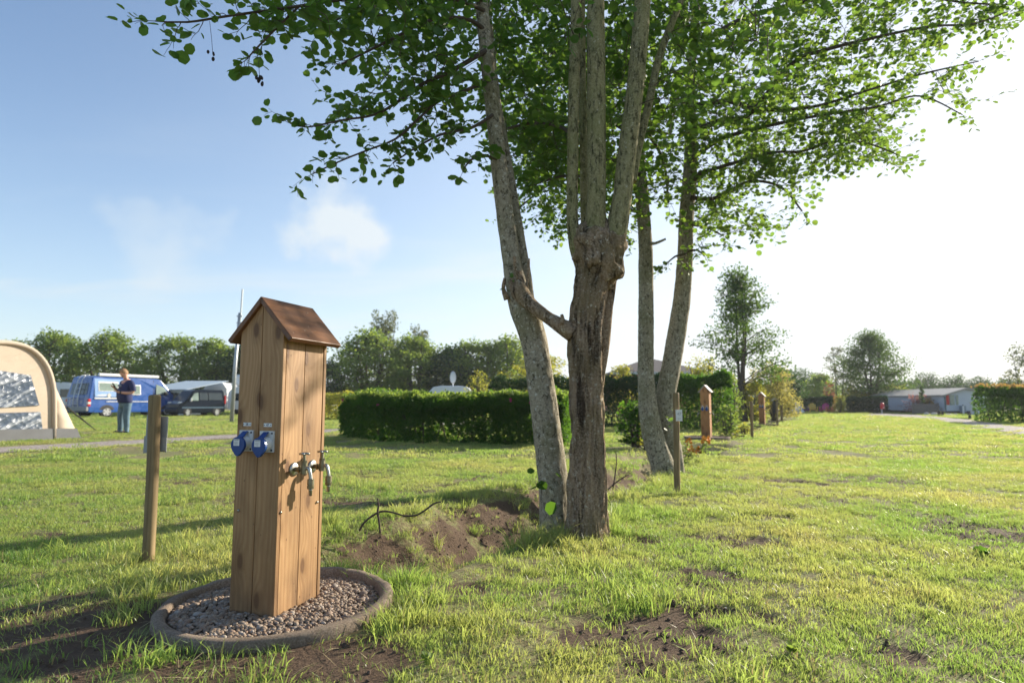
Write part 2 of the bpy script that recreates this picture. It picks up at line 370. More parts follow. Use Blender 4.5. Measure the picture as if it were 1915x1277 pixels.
g = MB(); L1 = [(1640, 773), (1700, 775), (1800, 783.5), (1915, 799), (2100, 826)]; L2 = [(1600, 776.5), (1680, 780), (1760, 787), (1915, 813.5), (2100, 848)]
A = resample([G(*q) for q in L1], [1] * 5, .7)[0]; B = resample([G(*q) for q in L2], [1] * 5, .7)[0]
n = 60; pick = lambda a: np.stack([np.interp(np.linspace(0, 1, n), np.linspace(0, 1, len(a)), a[:, c]) for c in range(3)], 1)
A, B = pick(A), pick(B); row = np.stack([A + (B - A) * k / 5 + [0, 0, .008 + .012 * math.sin(math.pi * k / 5)] for k in range(6)], 1).reshape(-1, 3)
i = np.arange(n - 1)[:, None] * 6; j = np.arange(5)[None, :]
g.add(row, np.stack([i + j, i + 6 + j, i + j + 7, i + j + 1][::-1], -1).reshape(-1, 4))
tag(g.build('road', M_lane, smooth=True), 'pale gravel lane running past the mobile home', kind='structure')

# ------------------------------------------------------------------ grass (blade tufts scattered over the lawn)
t = NT('grass_blade'); r = t.attr('rnd'); pos = t.coord('Position')
oi = t.n.new('ShaderNodeObjectInfo').outputs['Random']
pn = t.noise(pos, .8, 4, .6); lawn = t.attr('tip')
ca = t.mix(r, (.10, .19, .045), (.22, .30, .085)); ca = t.mix(t.rng(pn, .42, .62, 0, .75), ca, (.36, .34, .14)); ca = t.mix(t.math('MULTIPLY', oi, .45), ca, (.10, .21, .05)); ca = t.mix(t.rng(t.noise(pos, 3.2, 4, .6), .52, .66, 0, .55), ca, (.06, .14, .03))
ca = t.mix(t.rng(r, .93, .95), ca, (.34, .27, .12))
ctr = t.mix(t.rng(pn, .40, .66), (.42, .60, .11), (.74, .70, .20)); ctr = t.mix(t.rng(r, .93, .95), ctr, (.4, .32, .14))
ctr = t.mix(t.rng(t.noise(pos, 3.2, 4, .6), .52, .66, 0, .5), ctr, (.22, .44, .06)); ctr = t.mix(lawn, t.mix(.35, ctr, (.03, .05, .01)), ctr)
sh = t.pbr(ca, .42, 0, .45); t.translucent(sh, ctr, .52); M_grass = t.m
rs = np.random.RandomState(5)
vars_col = bpy.data.collections.new('grass_tuft_variants')     # not linked: only read by the scatter
def tuft(idx, nb, rad, h0, h1, w, lean, wild):
    m = MB()
    for k in range(nb):
        a = rs.uniform(0, 6.28); d = rad * math.sqrt(rs.uniform()); b = np.array([math.cos(a) * d, math.sin(a) * d, -.004])
        h = rs.uniform(h0, h1); az = rs.uniform(0, 6.28) if rs.uniform() < wild else a; ln = lean * rs.uniform(.2, 1.3) * h
        dr = np.array([math.cos(az), math.sin(az), 0]); fa = rs.uniform(0, 6.28); sd = np.array([math.cos(fa), math.sin(fa), 0]) * w * rs.uniform(.6, 1.3) / 2
        p1 = b + dr * ln * .3 + [0, 0, h * .55]; p2 = b + dr * ln + [0, 0, h * rs.uniform(.78, 1.0)]
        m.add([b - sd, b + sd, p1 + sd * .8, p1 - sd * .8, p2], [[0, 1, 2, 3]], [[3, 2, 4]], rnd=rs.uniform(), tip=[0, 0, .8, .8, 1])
    o = m.build('tuft_%02d' % idx, M_grass, smooth=False); COL.objects.unlink(o); vars_col.objects.link(o)
for i in range(4): tuft(i, 34, .055, .014, .034, .0029, .7, .9)          # mown lawn
for i in range(4, 7): tuft(i, 30, .05, .03, .082, .0036, .75, .7)           # long tufts
tuft(7, 16, .06, .015, .05, .003, 1.2, 1.0)                                # thin, flattened
tuft_long = lambda i: tuft(i, 46, .05, .09, .23, .0052, .85, .35)
for i in range(8, 11): tuft(i, 260, .30, .02, .045, .009, .6, .9)           # wide patches for the distance
tuft_long(11); tuft_long(12)
PX, PS, PR, PV = [], [], [], []
def scatter(d0, d1, dens, kind, scale, px0=-330, px1=2240):
    area = (px1 - px0) / FPX * (d1**2 - d0**2) / 2; n = int(area * dens)
    y = np.sqrt(rs.uniform(d0**2, d1**2, n)); x = (rs.uniform(px0, px1, n) - 957.5) / FPX * y
    keep = ~pathmask(x, y) & ~in_poly(x, y, RP) & (np.hypot(x - RING[0], y - RING[1]) > .455)
    for c in (P2c, P3c): keep &= np.hypot(x - c[0], y - c[1]) > .5
    sl = soil(x, y); keep &= rs.uniform(size=n) > np.minimum(sl * 1.3 - .04, .80)
    a_, t_, p_ = ditch(x, y); keep &= ~((a_ > .3) & (t_ < -.45) & (t_ > -1.15) & (so(x, y)[0] < 5.0) & (rs.uniform(size=n) < .45)); keep &= rs.uniform(size=n) > .45 * sstep(.52, .66, fbm(x * 7, y * 7, 2, 91)) * sstep(12, 6, y)
    x, y, sl = x[keep], y[keep], sl[keep]; n = len(x); s, o = so(x, y); a, tt, pr = ditch(x, y)
    long_ = (a * np.exp(-((np.abs(tt) - .9) / .45)**2) * .42 * np.where((tt < 0) & (s < 5.2), 0, 1) + sstep(.56, .74, fbm(x * 1.7, y * 1.7, 9, 41)) * .25 * sstep(4.6, .5, x - .25 * y) * sstep(11, 5, y)
             + .8 * sstep(.75, .48, np.hypot(x - RING[0], y - RING[1])) + .8 * sstep(.42, .2, np.hypot(x - TREEA[0], y - TREEA[1] + .1)))
    u_ = rs.uniform(size=n)
    if kind == 'near':
        v = np.where(u_ < long_, rs.randint(4, 7, n), rs.randint(0, 4, n)); v = np.where((sl > .2) & (rs.uniform(size=n) < .5), 7, v)
    else: v = rs.randint(8, 11, n)
    hm = .75 + .7 * fbm(x * 2.1, y * 2.1, 4, 55); sc = scale * rs.uniform(.75, 1.2, n) * hm
    PX.append(np.stack([x, y, zt(x, y)], 1)); PS.append(np.stack([sc, sc, sc * rs.uniform(.8, 1.15, n)], 1))
    PR.append(np.stack([rs.uniform(-.15, .15, n), rs.uniform(-.15, .15, n), rs.uniform(0, 6.28, n)], 1)); PV.append(v)
TREEA = G(1092, 1005)[:2]
scatter(1.5, 5.0, 520, 'near', 1.0)
scatter(5.0, 9.5, 300, 'near', 1.1)
scatter(9.0, 16.0, 6.5, 'far', .95)
scatter(15.0, 30.0, 4.2, 'far', 1.2)
scatter(30.0, 62.0, 1.3, 'far', 1.9)
LT = [(1150, 992, 1.0), (1172, 975, .9), (1130, 1003, .8), (1190, 958, .7), (1160, 968, .8), (975, 1030, .9), (1000, 1012, 1.0), (1025, 1018, .9), (1050, 1010, .7), (640, 1010, .9), (668, 1040, .9), (700, 1018, .8),
      (622, 985, .8), (735, 1010, .7), (780, 985, .7), (830, 965, .7), (900, 940, .6), (430, 1222, .8), (500, 1212, .8), (395, 1228, .6), (560, 1222, .6), (745, 1118, .7), (760, 1090, .7), (282, 1060, .6), (262, 1066, .5), (720, 1150, .7), (350, 1215, .6), (268, 1140, .7), (1262, 930, .6), (1280, 925, .5), (1205, 905, .9), (1225, 900, .9), (1300, 868, 1.0), (1270, 880, .9), (1330, 850, 1.0)]
lp = np.array([G(a, b)[:2] for a, b, c_ in LT]); ls = np.array([c_ for a, b, c_ in LT]); lp = np.repeat(lp, 3, 0) + rs.normal(size=(len(LT) * 3, 2)) * .035; ls = np.repeat(ls, 3) * rs.uniform(.55, 1.0, len(LT) * 3); ok_ = np.hypot(lp[:, 0] - RING[0], lp[:, 1] - RING[1]) > .46; lp, ls = lp[ok_], ls[ok_]
PX.append(np.stack([lp[:, 0], lp[:, 1], zt(lp[:, 0], lp[:, 1])], 1)); PS.append(np.stack([ls, ls, ls], 1)); PR.append(np.stack([ls * 0, ls * 0, rs.uniform(0, 6.28, len(ls))], 1)); PV.append(rs.randint(11, 13, len(ls)))
pts = np.vstack(PX); me = bpy.data.meshes.new('grass'); me.vertices.add(len(pts)); me.vertices.foreach_set('co', pts.ravel())
me.attributes.new('scl', 'FLOAT_VECTOR', 'POINT').data.foreach_set('vector', np.vstack(PS).ravel().astype(np.float32))
me.attributes.new('rot', 'FLOAT_VECTOR', 'POINT').data.foreach_set('vector', np.vstack(PR).ravel().astype(np.float32))
me.attributes.new('var', 'INT', 'POINT').data.foreach_set('value', np.concatenate(PV).astype(np.int32)); me.update()
grass = bpy.data.objects.new('grass', me); COL.objects.link(grass); tag(grass, 'short green lawn grass with longer tufts along the ditch', 'grass', kind='stuff')
def scatter_nodes(obj, coll, mat):
    ng = bpy.data.node_groups.new('scatter', 'GeometryNodeTree'); ng.interface.new_socket('Geometry', in_out='INPUT', socket_type='NodeSocketGeometry'); ng.interface.new_socket('Geometry', in_out='OUTPUT', socket_type='NodeSocketGeometry')
    gi = ng.nodes.new('NodeGroupInput'); go = ng.nodes.new('NodeGroupOutput'); iop = ng.nodes.new('GeometryNodeInstanceOnPoints'); ci = ng.nodes.new('GeometryNodeCollectionInfo')
    ci.inputs['Collection'].default_value = coll; ci.inputs['Separate Children'].default_value = True; ci.inputs['Reset Children'].default_value = True
    m2p = ng.nodes.new('GeometryNodeMeshToPoints'); m2p.inputs['Radius'].default_value = .001
    def na(nm, ty):
        q = ng.nodes.new('GeometryNodeInputNamedAttribute'); q.data_type = ty; q.inputs['Name'].default_value = nm; return q.outputs['Attribute']
    L = ng.links.new; L(gi.outputs[0], m2p.inputs['Mesh']); L(m2p.outputs[0], iop.inputs['Points']); L(ci.outputs[0], iop.inputs['Instance']); iop.inputs['Pick Instance'].default_value = True
    L(na('var', 'INT'), iop.inputs['Instance Index']); L(na('rot', 'FLOAT_VECTOR'), iop.inputs['Rotation']); L(na('scl', 'FLOAT_VECTOR'), iop.inputs['Scale']); L(iop.outputs[0], go.inputs[0])
    md = obj.modifiers.new('scatter', 'NODES'); md.node_group = ng
scatter_nodes(grass, vars_col, M_grass)

# ------------------------------------------------------------------ service pillars
def wood(name, dark, light, knot=(.10, .04, .02), rough=.55):
    t = NT(name); uv = t.coord('Object'); pid = t.attr('plank')
    s = t.n.new('ShaderNodeSeparateXYZ'); t.l.new(uv, s.inputs[0])
    # across-the-plank coordinate is x + y (faces are axis aligned), along it z
    u = t.math('ADD', t.math('ADD', s.outputs[0], s.outputs[1]), t.math('MULTIPLY', pid, 3.7))
    c = t.n.new('ShaderNodeCombineXYZ'); t._set(c.inputs[0], u); t._set(c.inputs[1], t.math('MULTIPLY', pid, 1.9)); t._set(c.inputs[2], s.outputs[2])
    v = c.outputs[0]
    kc = t.map(v, (9, 1, 3.2)); kn = t.voro2(s.outputs, u, pid)
    kb = t.rng(kn, .0, .42, 1, 0)
    warp = t.noise(t.map(v, (7, 1, .9)), 1, 3, .5)
    ph = t.math('ADD', t.math('MULTIPLY', u, 330), t.math('ADD', t.math('MULTIPLY', warp, 34), t.math('MULTIPLY', t.math('POWER', kb, 2), 17)))
    ring = t.math('MULTIPLY_ADD', t.math('SINE', ph), .5, .5)
    fib = t.noise(t.map(v, (260, 1, 5)), 1, 3, .6); blot = t.noise(t.map(v, (9, 1, 2.4)), 1, 5, .6)
    col = t.mix(t.math('MULTIPLY', ring, .5), light, dark); col = t.mix(t.rng(fib, .3, .75, 0, .5), col, dark)
    col = t.mix(t.rng(blot, .42, .70, 0, .75), col, tuple(v_ * .52 for v_ in dark))
    col = t.mix(t.math('MULTIPLY', t.math('FRACT', t.math('MULTIPLY', pid, 2.37)), .35), col, tuple(v_ * .8 for v_ in dark))
    col = t.mix(t.rng(kn, .075, .115, .9, 0), col, knot); col = t.mix(t.rng(kn, .10, .24, .5, 0), col, tuple(v_ * .6 for v_ in dark))
    foot = t.math('MULTIPLY', t.rng(s.outputs[2], .04, .26, .7, 0), t.rng(blot, .3, .6)); col = t.mix(foot, col, (.085, .05, .03))
    nail = t.voro(t.map(v, (26, 1, 14)), 1, 'F1', 1); col = t.mix(t.rng(nail, .05, .08, .7, 0), col, (.07, .03, .015))
    t.pbr(col, t.rng(fib, .3, .7, rough - .08, rough + .1), 0, .35, t.bump(t.math('ADD', fib, t.math('MULTIPLY', ring, .5)), .35, .0015)); return t.m
M_wood = wood('pillar_larch', (.30, .155, .06), (.52, .32, .155))
M_wood2 = wood('pillar_larch_orange', (.42, .17, .055), (.60, .29, .11))
t = NT('stained_roof_board'); co = t.coord(); n1 = t.noise(t.map(co, (30, 3, 30)), 1, 5, .6); n2 = t.noise(co, 14, 5, .65); dots = t.voro(co, 22, 'F1', 1)
c = t.mix(t.rng(n1, .35, .7), (.105, .040, .014), (.21, .088, .030)); c = t.mix(t.rng(n2, .5, .75, 0, .6), c, (.06, .028, .014)); c = t.mix(t.rng(dots, .10, .14, .75, 0), c, (.045, .02, .01))
c = t.mix(t.rng(t.voro(t.map(co, (1, 1, 1), (3, 1, 2)), 26), .05, .08, .8, 0), c, (.50, .42, .33))
t.pbr(c, t.rng(n2, .3, .7, .38, .6), 0, .5, t.bump(n1, .25, .002)); M_roof = t.m
M_roofgrey = plain('grey_roof_board', (.36, .34, .31), .6)
M_blue = plain('blue_plastic', (.008, .050, .21), .34, var=.1, scale=60, bump=.05)
M_white = plain('pale_grey_plastic', (.62, .63, .62), .4, var=.06, scale=40, bump=.04, dirt=(.42, .40, .35))
M_label = plain('white_label', (.75, .76, .74), .5, var=.03)
M_ink = plain('dark_ink', (.02, .03, .06), .5); M_inkg = plain('grey_ink', (.30, .31, .32), .6)
M_metal = plain('nickel', (.40, .40, .37), .36, 1, var=.15, scale=120, bump=.1, dirt=(.22, .2, .13))
M_brass = plain('weathered_brass', (.24, .22, .15), .45, 1, var=.25, scale=90, bump=.2, dirt=(.12, .12, .07))
t = NT('cast_concrete'); co = t.coord(); n1 = t.noise(co, 160, 4, .7); n2 = t.noise(co, 6, 6, .65); n3 = t.noise(co, 26, 5, .6)
c = t.mix(t.rng(n1, .35, .65), (.13, .098, .070), (.31, .245, .185)); c = t.mix(t.rng(n2, .42, .68, 0, .55), c, (.10, .072, .05)); c = t.mix(t.rng(n3, .55, .75, 0, .35), c, (.34, .29, .23))
t.pbr(c, .92, 0, .2, t.bump(t.math('ADD', n1, t.math('MULTIPLY', n3, .6)), .6, .004)); M_conc = t.m
def text_mesh(body, size, name, mat, parent, loc, rot, depth=.0004):
    cu = bpy.data.curves.new(name, 'FONT'); cu.body = body; cu.size = size; cu.align_x = 'CENTER'; cu.align_y = 'CENTER'; cu.extrude = depth
    o = bpy.data.objects.new(name, cu); COL.objects.link(o); bpy.context.view_layer.update()
    me = bpy.data.meshes.new_from_object(o.evaluated_get(bpy.context.evaluated_depsgraph_get())); bpy.data.objects.remove(o); me.materials.clear(); me.materials.append(mat)
    o = bpy.data.objects.new(name, me); COL.objects.link(o); o.parent = parent; o.location = loc; o.rotation_euler = rot; return o
def pillar(root, m_wood, m_roof, numbers, small=False):
    """local frame: gable front faces -y, taps on +x and -x"""
    W, D, zb, ze, zr = .100, .135, .03, 1.068, 1.216      # half width, half depth
    slope = (1.247 - 1.082) / .150
    b = MB(); pw = W
    def ztop(x): return 1.226 - abs(x) * slope
    gap = .0022
    for sy in (-1, 1):                                  # gable boards
        for k, (x0, x1) in enumerate(((-W, -.0), (0, W))):
            x0 += gap / 2 if x0 == 0 else 0; x1 -= gap / 2 if x1 == 0 else 0
            y0, y1 = (-D, -D + .018) if sy < 0 else (D - .018, D)
            b.prism([(x0, zb), (x1, zb), (x1, ztop(x1)), (x0, ztop(x0))], y0, y1, plank=k + 1 + (0 if sy < 0 else 4))
    for sx in (-1, 1):                                  # side boards
        x0, x1 = (sx * (W - .0015), sx * (W - .02)); ys = (-D + .020, -.004 if sx > 0 else 0, D - .020)
        for k in range(2):
            b.prism([(ys[k] + gap / 2, zb), (ys[k+1] - gap / 2, zb), (ys[k+1] - gap / 2, ztop(W) - .004), (ys[k] + gap / 2, ztop(W) - .004)], min(x0, x1), max(x0, x1), axis='x', plank=6.3 + k + sx)
    b.box((0, 0, .56), (.15, .22, 1.0), plank=3)
    body = b.build('body', m_wood, root, bevel=.0022, seg=2)
    for sx in (-1, 1):
        r = MB(); Lx, Lz = .150, 1.082; th = .019; nx_, nz_ = slope / math.hypot(1, slope), 1 / math.hypot(1, slope)
        e = 0 if sx > 0 else -.0005
        A_ = (0 + (sx * .0006), 1.247); B_ = (sx * Lx, Lz); B2 = (sx * (Lx - nx_ * th), Lz - nz_ * th); A2 = (sx * .0006, 1.247 - th / nz_)
        pts = [A_, B_, B2, A2] if sx > 0 else [A_, A2, B2, B_]
        r.prism(pts, -.151 + e, .165 + e); r.build('roof', m_roof, root, bevel=.0025, seg=2)
    # bolts
    if not small:
        for (x, y, z, ax_) in ((-.075, -D, .44, 'y'), (W, -.118, .44, 'x'), (W, .10, .445, 'x')):
            m = MB(); d = (0, -.004, 0) if ax_ == 'y' else (.004, 0, 0)
            m.cyl((x, y, z), (x + d[0], y + d[1], z), .006, 12, .0045); m.build('screw', M_metal, root, smooth=True)
    for k, (x, num) in enumerate(zip((-.050, .045), numbers)):
        zo = .70 - .002 * k; f = MB()
        f.box((x, -D - .004, zo), (.062, .008, .078)); f.cyl((x, -D - .006, zo - .006), (x, -D - .040, zo - .012), .026, 24, .025)
        out = f.build('outlet', M_white, root, bevel=.002)
        l = MB(); n = 26; ths = [2 * math.pi * i / n for i in range(n)]
        cx_, cz_ = x, zo - .014
        prof = [(cx_ + .031 * math.cos(a) * (1 - .12 * max(0, -math.sin(a))**3), cz_ + .031 * math.sin(a) - .010 * max(0, -math.sin(a))**6) for a in ths]
        l.prism(prof, [-D - .038 - .0 for p in prof], [-D - .050 for p in prof])
        l.prism([(x - .014, zo + .008), (x + .014, zo + .008), (x + .012, zo + .036), (x - .012, zo + .036)], [-D - .051, -D - .051, -D - .012, -D - .012], [-D - .041, -D - .041, -D - .008, -D - .008])
        l.build('lid', M_blue, out, bevel=.002)
        if not small:
            s_ = MB(); s_.box((x - .004, -D - .0506, zo - .004), (.026, .0012, .024)); s_.build('sticker', M_label, out)
            q = MB(); q.box((x - .004, -D - .0514, zo + .005), (.021, .0008, .003))
            for i in range(4): q.box((x - .004 - .002 * (i % 2), -D - .0514, zo - .001 - .0035 * i), (.019 - .004 * (i % 2), .0008, .0013))
            q.build('print', M_inkg, out)
            for ex, ez in ((.024, .031), (.024, -.031), (.004, .033)): h = MB(); h.cyl((x + ex, -D - .0078, zo + ez), (x + ex, -D - .0092, zo + ez), .004, 10); h.build('screw', M_ink, out)
        pl = MB(); pl.box((x - .002, -D - .0012, zo + .061), (.036, .0024, .013)); plate = pl.build('number_plate', M_label, root, bevel=.0006)
        if not small:
            for ex in (-.0145, .0145): h = MB(); h.cyl((x - .002 + ex, -D - .0022, zo + .061), (x - .002 + ex, -D - .0034, zo + .061), .0019, 8); h.build('screw', M_ink, plate)
            text_mesh(num, .0125, 'number', M_ink, plate, (x - .002, -D - .003, zo + .061), (R(90), 0, 0))
    for sx in (-1, 1):
        for y in (-.05, .062):
            if (small and y > 0) or (not small and sx < 0 and y < 0): continue
            z = .590; X0 = sx * (W - .0015)
            m = MB(); m.lathe([(0.0, .0), (.026, .0), (.0265, .003), (.020, .007), (.010, .008), (0, .0085)], 28)
            v = m.v[0]; m.v[0] = np.stack([v[:, 2] * sx + X0, v[:, 1] + y, v[:, 0] + z], 1); tap = m.build('tap', M_metal, root, smooth=True)
            m = MB(); m.cyl((X0, y, z), (X0 + sx * .044, y, z), .009, 14, .0085); m.cyl((X0 + sx * .024, y, z), (X0 + sx * .031, y, z), .013, 6)
            m.cyl((X0 + sx * .047, y, z - .016), (X0 + sx * .047, y, z + .026), .0125, 18, .012); m.cyl((X0 + sx * .047, y, z + .026), (X0 + sx * .047, y, z + .034), .012, 6)
            m.cyl((X0 + sx * .047, y, z + .034), (X0 + sx * .047, y, z + .056), .0065, 12, .0055); m.build('valve', M_brass, tap, smooth=False, bevel=.001)
            m = MB(); zt_ = z + .058; c_ = X0 + sx * .047
            m.tube([(c_ - .018, y - .006, zt_), (c_ - .006, y - .003, zt_ + .003), (c_ + .006, y + .003, zt_ + .003), (c_ + .018, y + .006, zt_)], [.0045, .0045, .0045, .0045], 10)
            m.tube([(c_ - .006, y + .015, zt_), (c_ + .006, y - .015, zt_)], [.0042, .0042], 10); m.build('handle', M_metal, tap, smooth=True)
            m = MB(); q, rr = resample([(c_ + sx * .006, y, z + .004), (c_ + sx * .020, y, z + .006), (c_ + sx * .028, y, z - .014), (c_ + sx * .032, y, z - .036)], [.0072] * 4, .004); m.tube(q, rr, 14); m.build('spout', M_metal, tap, smooth=True)
            m = MB(); c2 = c_ + sx * .032
            m.cyl((c2, y, z - .034), (c2, y, z - .055), .0125, 20, .013); m.cyl((c2, y, z - .055), (c2, y, z - .058), .0105, 20); m.cyl((c2, y, z - .058), (c2, y, z - .070), .0135, 20, .0125); m.build('hose_nut', M_brass, tap, bevel=.001)
            m = MB(); m.tube([(c2, y, z - .070), (c2, y, z - .076), (c2, y, z - .077), (c2, y, z - .083), (c2, y, z - .084), (c2, y, z - .096)], [.0075, .0072, .0064, .0072, .0064, .006], 14); m.build('nozzle', M_metal, tap, smooth=True)
def ring_mesh(mb, r, h, seg=120, tilt=(0, 0)):
    prof = [(r - .075, -.10), (r - .072, h - .045), (r - .052, h - .036), (r - .043, h - .006), (r - .037, h), (r - .008, h), (r, h - .007), (r + .001, h - .03), (r - .004, -.08), (r - .012, -.14)]
    def dsp(V):
        n = fbm(V[:, 0] * 9, V[:, 1] * 9, V[:, 2] * 12, 61) - .5; a = np.arctan2(V[:, 1], V[:, 0])
        s = 1 + .030 * n; V = V * np.stack([s, s, np.ones_like(s)], 1); V[:, 2] += .013 * n + (V[:, 0] * tilt[0] + V[:, 1] * tilt[1]); return V
    # refine the profile
    pr = np.array(prof); f = []
    for i in range(len(pr) - 1):
        k = max(1, int(np.linalg.norm(pr[i+1] - pr[i]) / .012)); f += [pr[i] + (pr[i+1] - pr[i]) * t_ for t_ in np.arange(k) / k]
    f.append(pr[-1]); mb.lathe(f, seg, disp=dsp)
def ico():
    p = (1 + 5**.5) / 2
    v = np.array([(-1,p,0),(1,p,0),(-1,-p,0),(1,-p,0),(0,-1,p),(0,1,p),(0,-1,-p),(0,1,-p),(p,0,-1),(p,0,1),(-p,0,-1),(-p,0,1)], float); v /= np.linalg.norm(v[0])
    f = [(0,11,5),(0,5,1),(0,1,7),(0,7,10),(0,10,11),(1,5,9),(5,11,4),(11,10,2),(10,7,6),(7,1,8),(3,9,4),(3,4,2),(3,2,6),(3,6,8),(3,8,9),(4,9,5),(2,4,11),(6,2,10),(8,6,7),(9,8,1)]
    v = list(map(tuple, v)); nf = []; c = {}
    def mid(a, b):
        k = (min(a, b), max(a, b))
        if k not in c: m = (np.array(v[a]) + v[b]) / 2; v.append(tuple(m / np.linalg.norm(m))); c[k] = len(v) - 1
        return c[k]
    for a, b, d in f: x, y, z = mid(a, b), mid(b, d), mid(d, a); nf += [(a, x, z), (b, y, x), (d, z, y), (x, y, z)]
    return np.array(v), np.array(nf)
IV, IF = ico()
pr_ = thing('concrete_ring', 'round brown concrete ring in the grass around the foot of the large wooden pillar', 'planter ring', (*RING, 0))
m = MB(); ring_mesh(m, .432, .088, 140, tilt=(.010, .014)); m.build('rim', M_conc, pr_, smooth=True)
m = MB(); m.lathe([(0, .052), (.2, .054), (.37, .05)], 60); m.build('bed', M_ground if False else plain('damp_grit', (.09, .065, .045), .95, var=.4, scale=120, bump=.6), pr_, smooth=True)
t = NT('river_pebble'); r = t.attr('rnd'); co = t.coord(); n1 = t.noise(co, 90, 3, .6)
c = t.ramp(r, [(0, (.10, .08, .066)), (.25, (.30, .225, .16)), (.45, (.19, .165, .15)), (.62, (.42, .34, .25)), (.78, (.24, .14, .095)), (.9, (.46, .43, .39)), (1, (.14, .125, .12))])
c = t.mix(t.rng(n1, .4, .7, 0, .4), c, (.08, .06, .045)); c = t.mix(.34, c, (.24, .155, .09)); t.pbr(c, t.rng(n1, .3, .7, .5, .8), 0, .3); M_peb = t.m
rp = np.random.RandomState(3); m = MB(); cs18, sn18 = math.cos(.326), math.sin(.326)
for k in range(6000):
    a = rp.uniform(0, 6.28); d = .372 * math.sqrt(rp.uniform()); x, y = d * math.cos(a), d * math.sin(a)
    lx, ly = (x + .004) * cs18 - (y + .02) * sn18, (x + .004) * sn18 + (y + .02) * cs18
    if abs(lx) < .098 and abs(ly) < .135: continue
    sz = rp.uniform(.004, .0095) * (1.6 if rp.uniform() < .10 else 1)
    sc = sz * np.array([rp.uniform(.8, 1.3), rp.uniform(.7, 1.1), rp.uniform(.5, .8)]); q = rp.uniform(0, 6.28)
    v = IV * sc * (1 + .12 * rp.uniform(-1, 1, (len(IV), 1))); tl = rp.uniform(-.6, .6); v = np.stack([v[:, 0], v[:, 1] * math.cos(tl) - v[:, 2] * math.sin(tl), v[:, 1] * math.sin(tl) + v[:, 2] * math.cos(tl)], 1)
    v = np.stack([v[:, 0] * math.cos(q) - v[:, 1] * math.sin(q), v[:, 0] * math.sin(q) + v[:, 1] * math.cos(q), v[:, 2]], 1)
    hz = .058 + .010 * rp.uniform() + .010 * math.exp(-((abs(d - .2)) / .1)**2) + .004 * math.sin(x * 17) * math.cos(y * 13)
    m.add(v + [x, y, hz], IF, rnd=rp.uniform())
o = m.build('pebbles', M_peb, None, smooth=True); o.location = (*RING, 0); tag(o, 'brown and grey pebbles filling the large concrete ring', 'pebbles', kind='stuff')
p1 = thing('service_pillar', 'large wooden water and power pillar with brown gabled roof, closest to the camera', 'service pillar', (-.911, 2.464, 0), -.326, 'wooden service pillars along the ditch')
pillar(p1, M_wood, M_roof, ('58', '47'))
def far_pillar(c, yaw, label, rlabel):
    rt = thing('service_pillar', label, 'service pillar', (c[0], c[1], 0.02), yaw, 'wooden service pillars along the ditch'); pillar(rt, M_wood2, M_roofgrey, ('49', '50'), small=True)
    rg = thing('concrete_ring', rlabel, 'planter ring', (c[0], c[1], 0))
    m = MB(); ring_mesh(m, .52, .075, 60); m.build('rim', M_conc, rg, smooth=True); m = MB(); m.lathe([(0, .06), (.46, .055)], 40); m.build('bed', M_peb, rg)
    return rt
far_pillar(P2c, -R(27), 'orange wooden service pillar beside the dark hedge, behind the small orange flowers', 'flat concrete ring under the wooden pillar beside the dark hedge')
far_pillar(P3c, -R(27), 'distant orange wooden service pillar beyond the slender young tree, farthest of its kind', 'concrete ring under the farthest wooden pillar')

# ------------------------------------------------------------------ marker posts
t = NT('post_timber'); co = t.coord(); n1 = t.noise(t.map(co, (60, 60, 2.5)), 1, 5, .6); n2 = t.noise(t.map(co, (8, 8, 2)), 1, 5, .6); kn = t.voro(t.map(co, (7, 7, 6)), 1)
c = t.mix(t.rng(n1, .3, .7), (.14, .095, .045), (.33, .24, .125)); c = t.mix(t.rng(n2, .45, .7, 0, .55), c, (.15, .13, .06)); c = t.mix(t.rng(kn, .07, .13, .8, 0), c, (.06, .035, .02))
t.pbr(c, .75, 0, .25, t.bump(n1, .5, .003)); M_post = t.m
M_panel = plain('grey_sign_back', (.36, .36, .35), .5, .2, var=.08, scale=8, bump=.05, dirt=(.2, .19, .17))
def post(px, pyb, pyt, wpx, label, tilt=(0, 0), name='marker_post', grp='wooden marker posts in the lawn'):
    b = G(px, pyb); z0 = float(zt(b[0], b[1])); h = P(px, pyt, b[1])[2] - z0; r = wpx / 2 * b[1] / FPX
    rt = thing(name, label, 'post', (b[0], b[1], z0), 0, grp)
    m = MB(); zs = np.concatenate([np.linspace(-.15, h - .012, 26), [h - .004, h]]); rr = np.full(len(zs), r); rr[-2] = r * .93; rr[-1] = r * .72
    pts = np.stack([zs * tilt[0], zs * tilt[1], zs], 1) + np.stack([.006 * np.sin(zs * 3 + px), .006 * np.cos(zs * 2 + px), zs * 0], 1)
    m.tube(pts, rr, 20, disp=lambda a, l: .03 * (fbm(np.cos(a) * 2 + px, np.sin(a) * 2, l * 2, 71) - .5) * 2); m.build('shaft', M_post, rt, smooth=True)
    return rt, h, r
rt, h, r = post(276, 1064, 738, 21, 'leaning round wooden post with grey panels fixed to it, left of the large pillar', tilt=(-.024, 0))
m = MB(); d = .014
m.prism([(-.072, h - .105), (.040, h - .115), (.040, h - .300), (-.072, h - .288)], r + .008, r + .014); pn_ = m.build('sign_panel', M_panel, rt, bevel=.001)
m = MB(); m.prism([(-.076, h - .215), (.043, h - .225), (.043, h - .290), (-.076, h - .305)], r + .0005, r + .0075); m.build('sign_panel', M_panel, rt, bevel=.001)
m = MB(); m.cyl((-.055, r + .008, h - .135), (-.055, r + .003, h - .135), .004, 8); m.build('bolt', M_metal, rt)
m = MB(); m.cyl((-.052, r + .001, h - .27), (-.052, r - .003, h - .27), .004, 8); m.build('bolt', M_metal, rt)
rt, h, r = post(1268, 926, 734, 11.5, 'round wooden post with a small white number sign, right of the twin trunks')
